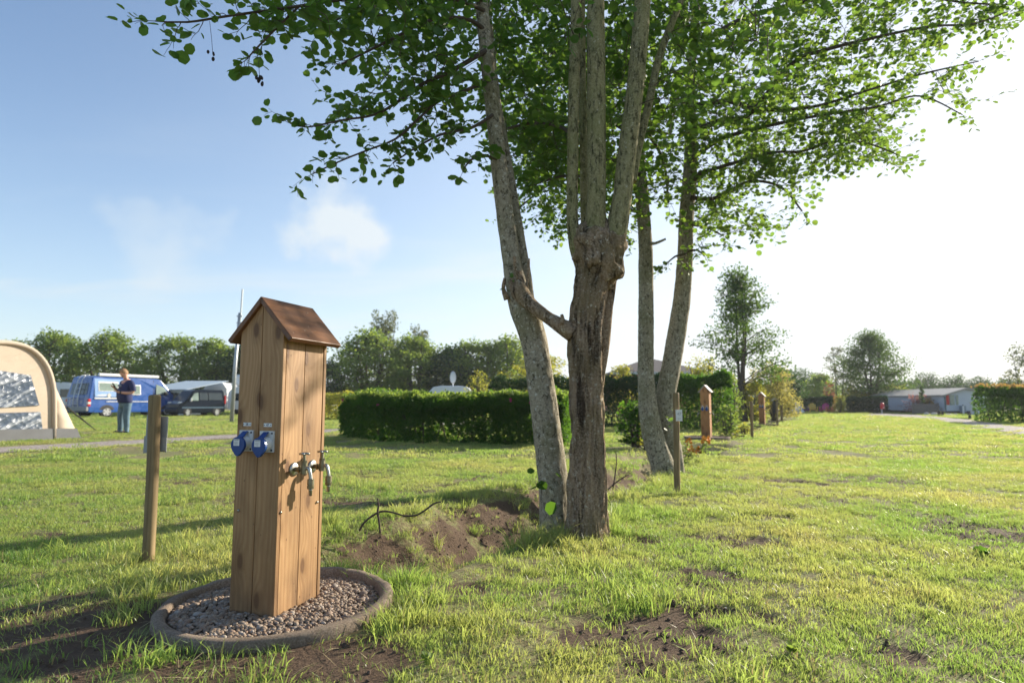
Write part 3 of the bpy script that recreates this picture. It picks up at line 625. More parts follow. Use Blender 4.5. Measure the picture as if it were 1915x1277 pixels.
m = MB(); m.box((.026, -r - .004, h - .21), (.058, .005, .104), rz=.0); sg = m.build('sign', M_label, rt, bevel=.001); sg.rotation_euler = (0, 0, R(-12))
text_mesh('47', .038, 'number', M_inkg, sg, (.028, -r - .0072, h - .198), (R(90), 0, 0)); text_mesh('6 A', .020, 'number', M_inkg, sg, (.028, -r - .0072, h - .240), (R(90), 0, 0))
for px, pb, pt, w, lab in ((1407, 820, 750, 5.2, 'weathered post standing right of the slender young tree'), (1454, 797, 751, 3.6, 'dark post directly right of the black board'), (1463.5, 789, 757, 2.4, 'thin post behind the black board, in front of the golden bush'),
                           (1471, 781, 757, 2.0, 'thin grey post below the golden bush'), (1485, 778, 756, 2.2, 'far post in front of the small white tent'), (1461, 784, 759, 2.2, 'short post between the black board and the golden bush')):
    post(px, pb, pt, w, lab)

# ------------------------------------------------------------------ trees
def barkmat(name, lo, mid, hi, moss, lich, vs=(10, 10, 2.2), bumpd=.012, lichamt=.62):
    t = NT(name); co = t.coord(); fiss = t.noise(t.map(co, vs), 1.6, 6, .62, .6); fine = t.noise(co, 70, 5, .7); big = t.noise(co, 3.2, 4, .6); sp = t.noise(co, 34, 4, .75)
    c = t.mix(t.rng(fiss, .40, .54), lo, mid); c = t.mix(t.rng(fine, .42, .7), c, hi); c = t.mix(t.rng(big, .45, .65, 0, .6), c, moss)
    c = t.mix(t.rng(sp, lichamt, lichamt + .07, 0, .75), c, lich); c = t.mix(t.rng(fiss, .44, .34, 0, .85), c, tuple(v * .4 for v in lo))
    t.pbr(c, .92, 0, .15, t.bump(t.math('ADD', t.math('MULTIPLY', fiss, 1.5), t.math('MULTIPLY', fine, .5)), 1.0, bumpd)); return t.m
M_bark1 = barkmat('rough_alder_bark', (.060, .036, .021), (.26, .18, .112), (.46, .36, .255), (.16, .125, .055), (.62, .58, .47), (10, 10, 1.7), .02, .585)
M_bark2 = barkmat('smooth_alder_bark', (.13, .105, .07), (.29, .25, .18), (.42, .38, .29), (.17, .16, .08), (.60, .58, .49), (22, 22, 14), .005, .57)
M_bark3 = barkmat('green_stem_bark', (.08, .075, .035), (.22, .20, .095), (.34, .31, .18), (.155, .17, .055), (.54, .54, .42), (26, 26, 7), .004, .62)
M_twig = plain('twig_bark', (.075, .055, .04), .85, var=.3, scale=60, bump=.3)
M_bgbark = plain('distant_bark', (.07, .055, .042), .9, var=.3, scale=6, bump=.3)
M_leafA = leafmat('alder_leaf_dark', (.026, .070, .018), (.075, .14, .034), (.18, .36, .045), .45, .45, .35)
M_leafB = leafmat('alder_leaf_bright', (.034, .085, .02), (.095, .165, .04), (.24, .42, .06), .46, .45, .35)
M_leafbg = leafmat('distant_leaf_green', (.06, .115, .028), (.15, .215, .055), (.28, .42, .07), .48, .6, .3)
M_leafdk = leafmat('distant_leaf_dark', (.026, .062, .022), (.050, .095, .034), (.08, .17, .04), .36, .6, .3)
M_leafmd = leafmat('distant_leaf_mid', (.032, .075, .022), (.075, .13, .036), (.14, .26, .045), .4, .6, .3)  # darker copy of the distant green, with backlit shade put into the colour
M_leafgy = leafmat('distant_leaf_greygreen', (.10, .13, .075), (.16, .19, .11), (.22, .27, .13), .4, .6, .3)
M_leafyl = leafmat('leaf_yellow_green', (.16, .20, .03), (.34, .32, .06), (.45, .48, .07), .48, .6, .3)
M_leafgold = leafmat('leaf_golden', (.24, .25, .07), (.40, .39, .13), (.46, .45, .13), .46, .6, .3)
M_leafhedge = leafmat('hedge_leaf', (.018, .060, .010), (.050, .115, .020), (.13, .30, .03), .42, .6, .15)
M_leafhedge2 = leafmat('clipped_conifer_green', (.016, .046, .014), (.032, .075, .022), (.05, .12, .025), .3, .6, .25)
M_leafred = leafmat('leaf_red', (.20, .04, .04), (.30, .07, .07), (.36, .07, .06), .4, .6, .3)
M_leafpink = leafmat('leaf_pink', (.34, .17, .17), (.42, .25, .22), (.42, .2, .18), .4, .6, .3)
M_leafcopper = leafmat('leaf_copper', (.22, .17, .06), (.34, .24, .10), (.42, .30, .10), .45, .6, .3)
LEAF = (np.array([(0,0,0),(.34,.20,.07),(.47,.55,.10),(.27,.93,.06),(0,.96,0),(-.27,.93,.06),(-.47,.55,.10),(-.34,.20,.07),(0,.5,0)], float), np.array([[0,1,2,8],[8,2,3,4],[8,4,5,6],[0,8,6,7]]))
LEAF4 = (np.array([(0,0,0),(.42,.5,.12),(0,1,0),(-.42,.5,.12)], float), np.array([[0,1,2,3]]))
LEAFL = (np.array([(0,0,0),(.16,.4,.04),(0,1,-.1),(-.16,.4,.04)], float), np.array([[0,1,2,3]]))
def rot_basis(a, n):
    a = a / (np.linalg.norm(a, axis=1)[:, None] + 1e-9); n = n - a * (n * a).sum(1)[:, None]; n /= np.linalg.norm(n, axis=1)[:, None] + 1e-9
    return np.cross(a, n), a, n
def add_leaves(mb, p, a, n, size, tmpl=LEAF, rng=None, rnd=None):
    T, Fc = tmpl; p = np.asarray(p, float); k = len(p)
    if k == 0: return
    b, a, n = rot_basis(np.asarray(a, float), np.asarray(n, float)); s = np.broadcast_to(np.asarray(size, float), (k,))[:, None, None]
    V = p[:, None, :] + s * (T[None, :, 0, None] * b[:, None, :] + T[None, :, 1, None] * a[:, None, :] + T[None, :, 2, None] * n[:, None, :])
    Fa = (Fc[None] + (np.arange(k) * len(T))[:, None, None]).reshape(-1, Fc.shape[1])
    r = rng.uniform(0, 1, k) if rnd is None else rnd
    mb.add(V.reshape(-1, 3), Fa, rnd=np.repeat(r, len(T)))
def unit(r, n):
    v = r.normal(size=(n, 3)); return v / np.linalg.norm(v, axis=1)[:, None]
def bark_disp(amp, ks, kv, seed):
    def f(th, ln):
        a = fbm(np.cos(th) * ks, np.sin(th) * ks, ln * kv, seed, 4); r = 1 - np.abs(2 * a - 1) * 2.2
        return amp * (-np.clip(r, 0, 1) * .9 + .5 * (fbm(np.cos(th) * 1.2, np.sin(th) * 1.2, ln * 2.2, seed + 3) - .5) * 2)
    return f
def px_line(pts):
    """(px, py, depth, half width px) -> world points and radii"""
    return np.array([P(a, b, d) for a, b, d, w in pts]), np.array([w * d / FPX for a, b, d, w in pts])
def spray(r, wood_, lv, p0, d0, L, size, tmpl=LEAF, sub=2, mat_rad=.0022, droop=.25, lsp=.027):
    """a leafy twig: thin tube with alternate leaves and short side twigs"""
    n = 6; pts = [np.array(p0, float)]; d = np.array(d0, float); d /= np.linalg.norm(d)
    for i in range(n):
        d = d + r.normal(size=3) * .16 + np.array([0, 0, -droop / n]); d /= np.linalg.norm(d); pts.append(pts[-1] + d * L / n)
    pts = np.array(pts); wood_.tube(pts, np.linspace(mat_rad, .0009, n + 1), 4, cap=False)
    m = max(3, int(L / lsp)); tt = np.linspace(.12, 1.0, m); seg = tt * n; i0 = np.minimum(seg.astype(int), n - 1); q = pts[i0] + (pts[i0 + 1] - pts[i0]) * (seg - i0)[:, None]
    dr = pts[i0 + 1] - pts[i0]; dr /= np.linalg.norm(dr, axis=1)[:, None]
    side = np.cross(dr, [0, 0, 1.0]); side /= np.linalg.norm(side, axis=1)[:, None] + 1e-6; sg = np.where(np.arange(m) % 2, 1, -1)[:, None]
    a = side * sg * .9 + dr * .6 + r.normal(size=(m, 3)) * .38 + [0, 0, -.12]; nn = np.array([0, 0, 1.0]) + r.normal(size=(m, 3)) * .55
    an = a / np.linalg.norm(a, axis=1)[:, None]
    add_leaves(lv, q + an * size * .25, an, nn, size * r.uniform(.45, 1.28, m), tmpl, r)
    if sub:
        for k in range(r.randint(1, sub + 1)):
            j = r.randint(1, n); s = pts[j]; dd = (pts[j+1] - pts[j]); dd /= np.linalg.norm(dd); o = np.cross(dd, r.normal(size=3)); o /= np.linalg.norm(o)
            spray(r, wood_, lv, s, dd * .7 + o * .8, L * r.uniform(.35, .6), size, tmpl, 0, mat_rad * .6, droop, lsp)
def branch_sprays(r, wood_, lv, pts, every, L, size, t0=.15, **k):
    ln = np.concatenate([[0], np.cumsum(np.linalg.norm(np.diff(pts, axis=0), axis=1))]); T = ln[-1]; x = T * t0
    while x < T:
        q = np.array([np.interp(x, ln, pts[:, c]) for c in range(3)]); q2 = np.array([np.interp(min(x + .05, T), ln, pts[:, c]) for c in range(3)]); d = q2 - q if x < T - .05 else pts[-1] - pts[-2]; d /= np.linalg.norm(d) + 1e-9
        o = np.cross(d, r.normal(size=3)); o /= np.linalg.norm(o); o[2] *= .7
        spray(r, wood_, lv, q, d * .55 + o, L * r.uniform(.5, 1.15) * (1 - .35 * x / T), size, **k); x += every * r.uniform(.5, 1.5)
    spray(r, wood_, lv, pts[-1], pts[-1] - pts[-2], L * .6, size, **k)
def fill_sprays(r, wood_, lv, poly, d0, d1, count, skel, L, size, hole=.0, seed=0, **k):
    xs = [p[0] for p in poly]; ys = [p[1] for p in poly]; n = 0; tries = 0
    while n < count and tries < count * 30:
        tries += 1; px, py = r.uniform(min(xs), max(xs)), r.uniform(min(ys), max(ys))
        if not in_poly(np.array([px]), np.array([py]), poly)[0]: continue
        D = r.uniform(d0, d1); q = P(px, py, D)
        if hole and fbm(px * .011, py * .013, D * .5, seed, 3) < hole: continue
        i = np.argmin(((skel - q)**2).sum(1)); b = skel[i]; v = q - b; dist = np.linalg.norm(v)
        if dist > .12:
            mid_ = b + v * .5 + np.array([0, 0, .10 * dist]) + r.normal(size=3) * .04 * dist
            c_, rr = resample([b, mid_, q], [.0035 + .0022 * dist, .0028 + .0012 * dist, .0022], .09); wood_.tube(c_, rr, 4, cap=False)
        d = v / (dist + 1e-6) + r.normal(size=3) * .45; d[2] *= .6
        spray(r, wood_, lv, q, d, L * r.uniform(.6, 1.2), size, **k); n += 1; skel = np.vstack([skel, q, b + v * .5])

# ---- tree A : the alder clump at the ditch edge
DA = 3.95
ra = np.random.RandomState(21); baseA = np.array([*G(1092, 1003)[:2], 0.0])
ta = thing('alder_tree', 'nearest alder with thick flaky main trunk and burl, fused to a slimmer trunk leaning left', 'tree', baseA)
trunk = [(1096, 1060, 3.95, 56), (1096, 1010, 3.95, 50), (1096, 970, 3.95, 43), (1097, 900, 3.95, 38.5), (1097, 800, 3.95, 35.5), (1094, 720, 3.95, 35), (1094, 640, 3.95, 34), (1098, 580, 3.95, 36), (1108, 530, 3.95, 40), (1117, 485, 3.95, 46), (1122, 455, 3.95, 44), (1122, 430, 3.95, 34)]
q, rr = resample(*px_line(trunk), .011)
def flare(th, ln):
    return bark_disp(.26, 3.6, 2.0, 81)(th, ln) + bark_disp(.08, 9, 7, 84)(th, ln) + .14 * np.exp(-ln / .13) * (vnoise(np.cos(th) * 2, np.sin(th) * 2, 0, 5) - .2)
m = MB(); m.tube(q, rr, 110, disp=flare); m.build('trunk', M_bark1, ta, origin=baseA, smooth=True)
m = MB()      # burl and side ridge
for cx_, cy_, rad in ((1140, 462, 31), (1128, 494, 37), (1098, 448, 28), (1150, 440, 23), (1112, 470, 42), (1126, 440, 26)):
    v = ico(); vv = v[0]; 
    for _ in range(2):
        pass
    c0 = P(cx_, cy_, DA - .02); R0 = rad * DA / FPX; th_, ph_ = np.meshgrid(np.linspace(0, 2*math.pi, 49)[:-1], np.linspace(.05, math.pi - .05, 26)); X_ = np.stack([np.sin(ph_) * np.cos(th_), np.sin(ph_) * np.sin(th_), np.cos(ph_)], -1)
    dsp_ = 1 + .75 * (fbm(X_[..., 0] * 2.8 + cx_, X_[..., 1] * 2.8, X_[..., 2] * 2.2, 7, 5) - .5); V_ = c0 + X_ * (R0 * dsp_)[..., None] * [1, 1, 1.15]
    i = np.arange(25)[:, None] * 48; j = np.arange(48)[None, :]; k = (j + 1) % 48
    m.add(V_.reshape(-1, 3), np.stack([i + j, i + 48 + j, i + 48 + k, i + k], -1).reshape(-1, 4))
m.build('burl', M_bark1, ta, origin=baseA, smooth=True)
def limb(pts, mat, name, parent, origin, seg=28, amp=.07, step=.02, ks=1.5, kv=5):
    q, rr = resample(*px_line(pts), step); m = MB(); m.tube(q, rr, seg, disp=bark_disp(amp, ks, kv, int(pts[0][0]))); m.build(name, mat, parent, origin=origin, smooth=True); return q
sideridge = limb([(1146, 500, 3.97, 12), (1143, 530, 3.99, 11), (1136, 590, 3.99, 10), (1128, 660, 3.98, 11), (1120, 730, 3.95, 8)], M_bark1, 'bark_ridge', ta, baseA, amp=.2)
left = limb([(1036, 1040, 4.15, 33), (1038, 980, 4.15, 29), (1034, 900, 4.15, 27.5), (1026, 830, 4.15, 27), (1016, 750, 4.15, 26), (1003, 660, 4.15, 25), (992, 615, 4.15, 26), (980, 580, 4.15, 27), (968, 545, 4.15, 22), (957, 490, 4.15, 17.5), (947, 420, 4.15, 17), (937, 340, 4.15, 16.5), (925, 240, 4.15, 15), (913, 130, 4.15, 14), (900, 0, 4.15, 13), (888, -150, 4.15, 11), (880, -320, 4.15, 8)], M_bark2, 'trunk', ta, baseA, 64, .06, .014, 2.2, 7)
comp = limb([(992, 575, 4.2, 10), (986, 520, 4.22, 9), (975, 450, 4.24, 8), (962, 370, 4.26, 7.5), (945, 270, 4.28, 7), (930, 180, 4.3, 6), (918, 60, 4.3, 5), (905, -80, 4.3, 4)], M_bark2, 'stem', ta, baseA)
bridge = limb([(964, 500, 4.14, 9), (966, 525, 4.11, 16), (972, 545, 4.08, 17), (985, 562, 4.05, 15), (1005, 580, 4.0, 13), (1028, 596, 3.97, 12.5), (1050, 610, 3.95, 15), (1072, 622, 3.95, 20)], M_bark1, 'limb', ta, baseA, amp=.12)
s1 = limb([(1092, 530, 4.0, 4), (1084, 500, 3.97, 9), (1075, 460, 3.93, 12), (1070, 400, 3.92, 11.5), (1071, 300, 3.92, 11.5), (1074, 150, 3.92, 11.5), (1077, 0, 3.92, 10.5), (1080, -200, 3.92, 8)], M_bark3, 'stem', ta, baseA)
s2 = limb([(1113, 520, 3.98, 12), (1113, 480, 3.95, 24), (1113, 430, 3.92, 23), (1115, 380, 3.9, 19.5), (1115, 200, 3.9, 19), (1114, 60, 3.9, 18), (1113, -80, 3.9, 16), (1110, -260, 3.9, 12)], M_bark3, 'stem', ta, baseA, 40)
s3 = limb([(1122, 540, 3.98, 12), (1132, 500, 3.95, 22), (1142, 465, 3.93, 26), (1152, 430, 3.91, 22), (1163, 370, 3.9, 19), (1172, 290, 3.9, 18.5), (1185, 190, 3.9, 17.5), (1196, 80, 3.9, 17), (1202, 0, 3.9, 16), (1212, -140, 3.9, 13), (1222, -300, 3.9, 9)], M_bark3, 'stem', ta, baseA, 40)
s4 = limb([(1098, 470, 4.12, 9), (1094, 400, 4.14, 9), (1091, 250, 4.16, 8), (1089, 100, 4.18, 7), (1088, -60, 4.2, 6)], M_bark3, 'stem', ta, baseA)
s5 = limb([(1183, 340, 4.05, 8), (1195, 270, 4.1, 8.5), (1212, 200, 4.15, 8), (1232, 110, 4.2, 7.5), (1262, 30, 4.25, 7), (1290, -40, 4.3, 6), (1320, -140, 4.3, 4)], M_bark3, 'limb', ta, baseA)
for pts in ([(976, 545, 4.1, 4.5), (966, 515, 4.06, 4), (961, 480, 4.04, 3)], [(984, 552, 4.1, 4), (987, 520, 4.1, 3), (989, 484, 4.1, 2.6)], [(948, 560, 4.1, 6), (941, 540, 4.08, 4), (944, 520, 4.06, 3)], [(1050, 606, 3.9, 5), (1052, 596, 3.9, 4), (1050, 588, 3.9, 3)], [(1142, 520, 3.95, 6), (1150, 519, 3.93, 4), (1147, 512, 3.93, 3)]):
    limb(pts, M_bark1, 'broken_stub', ta, baseA, 10, .15)
wa = MB(); la = MB(); skelA = [left, comp, s1, s2, s3, s4, s5]
def br(pts, every, L, size, wm, lm, r, sk, t0=.15, **k):
    q, rr = resample(*px_line(pts), .05); wm.tube(q, rr, 8); branch_sprays(r, wm, lm, q, every, L, size, t0, **k); sk.append(q)
S = .056
br([(905, 55, 4.12, 4.5), (870, 35, 4.0, 4), (800, 40, 3.85, 3.5), (740, 70, 3.7, 3), (690, 95, 3.6, 2.5), (640, 120, 3.5, 1.8)], .10, .34, S, wa, la, ra, skelA)
br([(900, 0, 4.1, 4.5), (820, -25, 3.7, 4), (700, -10, 3.3, 3.6), (560, 12, 3.0, 3), (430, 30, 2.85, 2.4), (350, 42, 2.75, 2), (290, 40, 2.7, 1.2)], .055, .24, S, wa, la, ra, skelA, t0=.3, droop=.15)
br([(560, 12, 3.0, 2.4), (500, 70, 2.95, 2), (462, 110, 2.9, 1.3)], .08, .16, S * .9, wa, la, ra, skelA)
br([(908, 95, 4.1, 5), (850, 130, 4.0, 4.5), (790, 158, 3.9, 3.8), (745, 190, 3.8, 3), (700, 215, 3.7, 2.4), (640, 225, 3.6, 2), (575, 238, 3.5, 1.6), (545, 232, 3.45, 1.2)], .065, .26, S, wa, la, ra, skelA)
br([(915, 150, 4.1, 4), (870, 170, 4.05, 3.6), (820, 190, 4.0, 3), (780, 225, 3.9, 2.6), (740, 260, 3.8, 2.2), (690, 280, 3.75, 1.9), (640, 300, 3.7, 1.6), (585, 325, 3.6, 1.2)], .065, .24, S, wa, la, ra, skelA, t0=.25)
br([(922, 215, 4.1, 3.4), (880, 240, 4.05, 3), (830, 250, 4.0, 2.4), (780, 275, 3.95, 1.9), (735, 305, 3.9, 1.4)], .07, .22, S, wa, la, ra, skelA, t0=.2)
br([(905, 20, 4.1, 4.2), (850, 0, 3.9, 3.6), (760, -5, 3.8, 3), (660, 20, 3.7, 2.4), (600, 60, 3.6, 1.8)], .07, .28, S, wa, la, ra, skelA)
br([(1071, 250, 3.95, 4), (1040, 235, 4.2, 3.6), (1000, 230, 4.5, 3), (950, 240, 4.8, 2.4)], .08, .3, S, wa, la, ra, skelA)
br([(1094, 330, 4.2, 3), (1050, 330, 4.5, 2.6), (1000, 345, 4.8, 2)], .08, .3, S, wa, la, ra, skelA)
br([(935, 300, 4.15, 3), (900, 290, 3.9, 2.6), (880, 300, 3.8, 2), (868, 315, 3.75, 1.2)], .07, .16, S, wa, la, ra, skelA)
skA = np.vstack(skelA)
fill_sprays(ra, wa, la, [(640, -60), (880, -60), (900, 60), (900, 200), (870, 300), (760, 290), (640, 215), (610, 150), (600, 60)], 3.6, 4.5, 100, skA, .24, S, hole=.45, seed=1)
fill_sprays(ra, wa, la, [(880, -80), (1320, -80), (1300, 190), (1200, 260), (1180, 330), (1060, 380), (990, 350), (930, 260)], 4.3, 5.6, 390, skA, .32, S, seed=2)
fill_sprays(ra, wa, la, [(440, -60), (760, -60), (760, 40), (640, 80), (560, 75), (480, 60)], 2.9, 3.6, 34, skA, .2, S, hole=.4, seed=3)
fill_sprays(ra, wa, la, [(1230, -80), (1500, -80), (1440, 160), (1300, 260), (1220, 250)], 3.6, 4.6, 50, skA, .26, S, seed=4)
fill_sprays(ra, wa, la, [(1020, -40), (1170, -40), (1165, 90), (1060, 60)], 3.3, 3.75, 6, skA, .2, S, seed=4)
# off-frame part of the crown above the picture
fill_sprays(ra, wa, la, [(560, -420), (1500, -420), (1560, -60), (520, -60)], 3.3, 5.6, 190, skA, .36, S * 1.1, seed=6, lsp=.05)
# shoots on the trunk
spray(ra, wa, la, P(960, 530, 4.05), (-.3, -.4, .4), .05, .035, sub=0); spray(ra, wa, la, P(952, 545, 4.05), (-.6, -.4, .3), .06, .03, sub=0)
shoot = MB()
for px_, py_, s_ in ((1010, 905, .10), (1022, 915, .08), (1040, 940, .09), (1000, 880, .05), (1045, 890, .05)):
    b_ = P(px_, py_, 3.95); add_leaves(shoot, [b_], [ra.normal(size=3) * .4 + [-.4, 0, .1]], [ra.normal(size=3) * .3 + [0, -1, .6]], s_, LEAF, ra)
shoot.build('basal_leaves', M_leafhedge, ta, origin=baseA); wa.build('twigs', M_twig, ta, origin=baseA, smooth=True)
crA = la.build('crown', M_leafA, ta, origin=baseA)
# hanging cone clusters
M_cone = plain('alder_cone', (.02, .014, .012), .8)
for (px_, py_, D_, n_) in ((486, 148, 2.9, 9), (398, 100, 2.85, 4)):
    cc = MB(); cc.tube([P(px_, py_ + 4, D_), P(px_ - 2, py_ - 25, D_), P(px_ - 6, py_ - 60, D_)], [.0012, .0012, .0012], 4)
    for k in range(n_):
        c0 = P(px_, py_, D_) + ra.normal(size=3) * .009; cc.add(c0 + IV * [.0065, .0065, .010] * ra.uniform(.8, 1.2), IF)
    cc.build('cone_cluster', M_cone, ta, origin=baseA, smooth=True)

# ---- tree B : twin stems behind
DB = 7.35; rb = np.random.RandomState(8); baseB = np.array([*G(1242, 888)[:2], 0.0])
tb = thing('alder_tree', 'alder farther along the ditch whose two stems curve apart from one foot', 'tree', baseB)
b1 = limb([(1250, 912, DB, 25), (1244, 885, DB, 24), (1232, 850, DB, 22), (1220, 810, DB, 20.5), (1212, 760, DB, 18), (1208, 700, DB, 15.5), (1208, 600, DB, 15), (1208, 520, DB, 14.5), (1206, 440, DB, 13.5), (1200, 360, DB, 13), (1196, 290, DB, 11), (1196, 200, DB, 9), (1205, 90, DB, 7), (1210, -60, DB, 5)], M_bark2, 'trunk', tb, baseB, 48, .07, .03)
b2 = limb([(1262, 900, DB + .15, 20), (1258, 850, DB + .15, 18), (1248, 800, DB + .15, 19), (1244, 750, DB + .15, 19), (1254, 690, DB + .15, 18.5), (1266, 620, DB + .15, 18), (1276, 550, DB + .15, 16.5), (1281, 480, DB + .15, 15), (1284, 400, DB + .15, 14.5), (1290, 330, DB + .15, 14), (1292, 250, DB + .15, 12), (1290, 160, DB + .15, 10), (1300, 40, DB + .15, 8), (1310, -100, DB + .15, 6)], M_bark2, 'trunk', tb, baseB, 48, .07, .03)
limb([(1216, 455, DB - .1, 4), (1226, 455, DB - .12, 3), (1245, 447, DB - .14, 2.2)], M_bark2, 'broken_stub', tb, baseB, 8)
wb = MB(); lb = MB(); sk = [b1, b2]; S = .056
kw = dict(lsp=.034)
BR = [[(1290, 345, 7.4, 6), (1310, 325, 7.2, 5), (1330, 318, 7.0, 4), (1390, 300, 6.7, 3.4), (1450, 285, 6.5, 2.8), (1500, 283, 6.4, 2.5), (1560, 265, 6.3, 2.1), (1620, 268, 6.2, 1.7), (1680, 290, 6.1, 1.1)],
      [(1290, 250, 7.4, 7), (1350, 225, 7.0, 5.5), (1400, 215, 6.7, 4.6), (1480, 120, 6.3, 4.2), (1540, 95, 6.1, 3.8), (1640, 70, 5.9, 3), (1740, 50, 5.8, 2.4), (1820, 45, 5.7, 1.8), (1885, 22, 5.7, 1)],
      [(1288, 200, 7.4, 6), (1360, 190, 7.1, 5), (1420, 205, 6.8, 4), (1520, 200, 6.5, 3), (1620, 170, 6.3, 2.4), (1720, 140, 6.2, 2), (1830, 115, 6.1, 1.2)],
      [(1292, 370, 7.4, 5), (1340, 370, 7.3, 4), (1400, 340, 7.1, 3), (1460, 350, 6.9, 2.3), (1500, 395, 6.8, 1.5)],
      [(1290, 300, 7.4, 5), (1350, 260, 7.0, 4.2), (1440, 235, 6.6, 3.4), (1540, 215, 6.4, 2.8), (1640, 200, 6.2, 2.2), (1720, 180, 6.1, 1.7), (1800, 215, 6.1, 1)],
      [(1300, 90, 7.4, 6), (1380, 40, 7.0, 5), (1480, 10, 6.6, 4), (1580, -10, 6.3, 3.4), (1700, -10, 6.1, 2.8), (1800, 5, 6.0, 2), (1890, 10, 6.0, 1.1)],
      [(1290, 420, 7.4, 3.4), (1320, 425, 7.35, 2.4), (1350, 440, 7.3, 1.4)], [(1284, 470, 7.4, 3), (1305, 468, 7.3, 2), (1318, 480, 7.3, 1.1)], [(1283, 475, 7.3, 2.4), (1262, 480, 7.2, 1.8), (1245, 495, 7.2, 1)],
      [(1200, 330, 7.3, 5), (1150, 300, 7.2, 4), (1080, 320, 7.0, 3), (1020, 350, 6.9, 2.2), (970, 390, 6.8, 1.4)], [(1203, 400, 7.3, 4), (1160, 390, 7.2, 3), (1110, 400, 7.1, 2.2), (1050, 425, 7.0, 1.4)],
      [(1196, 260, 7.3, 5), (1120, 220, 7.1, 4), (1040, 230, 6.9, 3), (960, 290, 6.8, 2)], [(1200, 120, 7.3, 5), (1100, 90, 7.1, 4), (980, 120, 6.9, 3), (920, 200, 6.8, 2)],
      [(1205, 240, 7.3, 4), (1240, 300, 7.4, 3), (1250, 380, 7.5, 2)]]
for b_ in BR: br(b_, .12, .34, S, wb, lb, rb, sk, t0=.12, **kw)
skB = np.vstack(sk)
fill_sprays(rb, wb, lb, [(1190, -60), (1500, -60), (1470, 200), (1440, 330), (1330, 400), (1190, 380)], 6.1, 8.6, 420, skB, .36, S, hole=.32, seed=31, **kw)
fill_sprays(rb, wb, lb, [(1440, -60), (1880, -60), (1860, 60), (1760, 130), (1790, 200), (1700, 170), (1640, 270), (1480, 240), (1440, 200)], 5.6, 6.9, 310, skB, .34, S, hole=.38, seed=32, **kw)
fill_sprays(rb, wb, lb, [(1310, 200), (1640, 200), (1680, 300), (1600, 300), (1500, 330), (1480, 410), (1400, 440), (1310, 420)], 6.1, 7.6, 240, skB, .32, S, hole=.42, seed=33, **kw)
fill_sprays(rb, wb, lb, [(940, 100), (1200, 60), (1200, 400), (1120, 420), (1060, 430), (990, 400), (940, 300)], 6.4, 8.0, 450, skB, .36, S, hole=.30, seed=34, **kw)
fill_sprays(rb, wb, lb, [(1290, 390), (1380, 400), (1400, 460), (1320, 480), (1290, 450)], 6.9, 7.6, 14, skB, .2, S, seed=35, **kw)
fill_sprays(rb, wb, lb, [(1000, -500), (1950, -500), (1900, -60), (950, -60)], 5.6, 8.2, 260, skB, .45, S * 1.2, seed=36, lsp=.07)
spray(rb, wb, lb, P(1243, 790, 7.1), (.3, -.3, .5), .2, .075, sub=1, lsp=.05); spray(rb, wb, lb, P(1236, 800, 7.1), (.6, -.3, .2), .16, .07, sub=1, lsp=.05)
wb.build('twigs', M_twig, tb, origin=baseB, smooth=True); lb.build('crown', M_leafB, tb, origin=baseB)

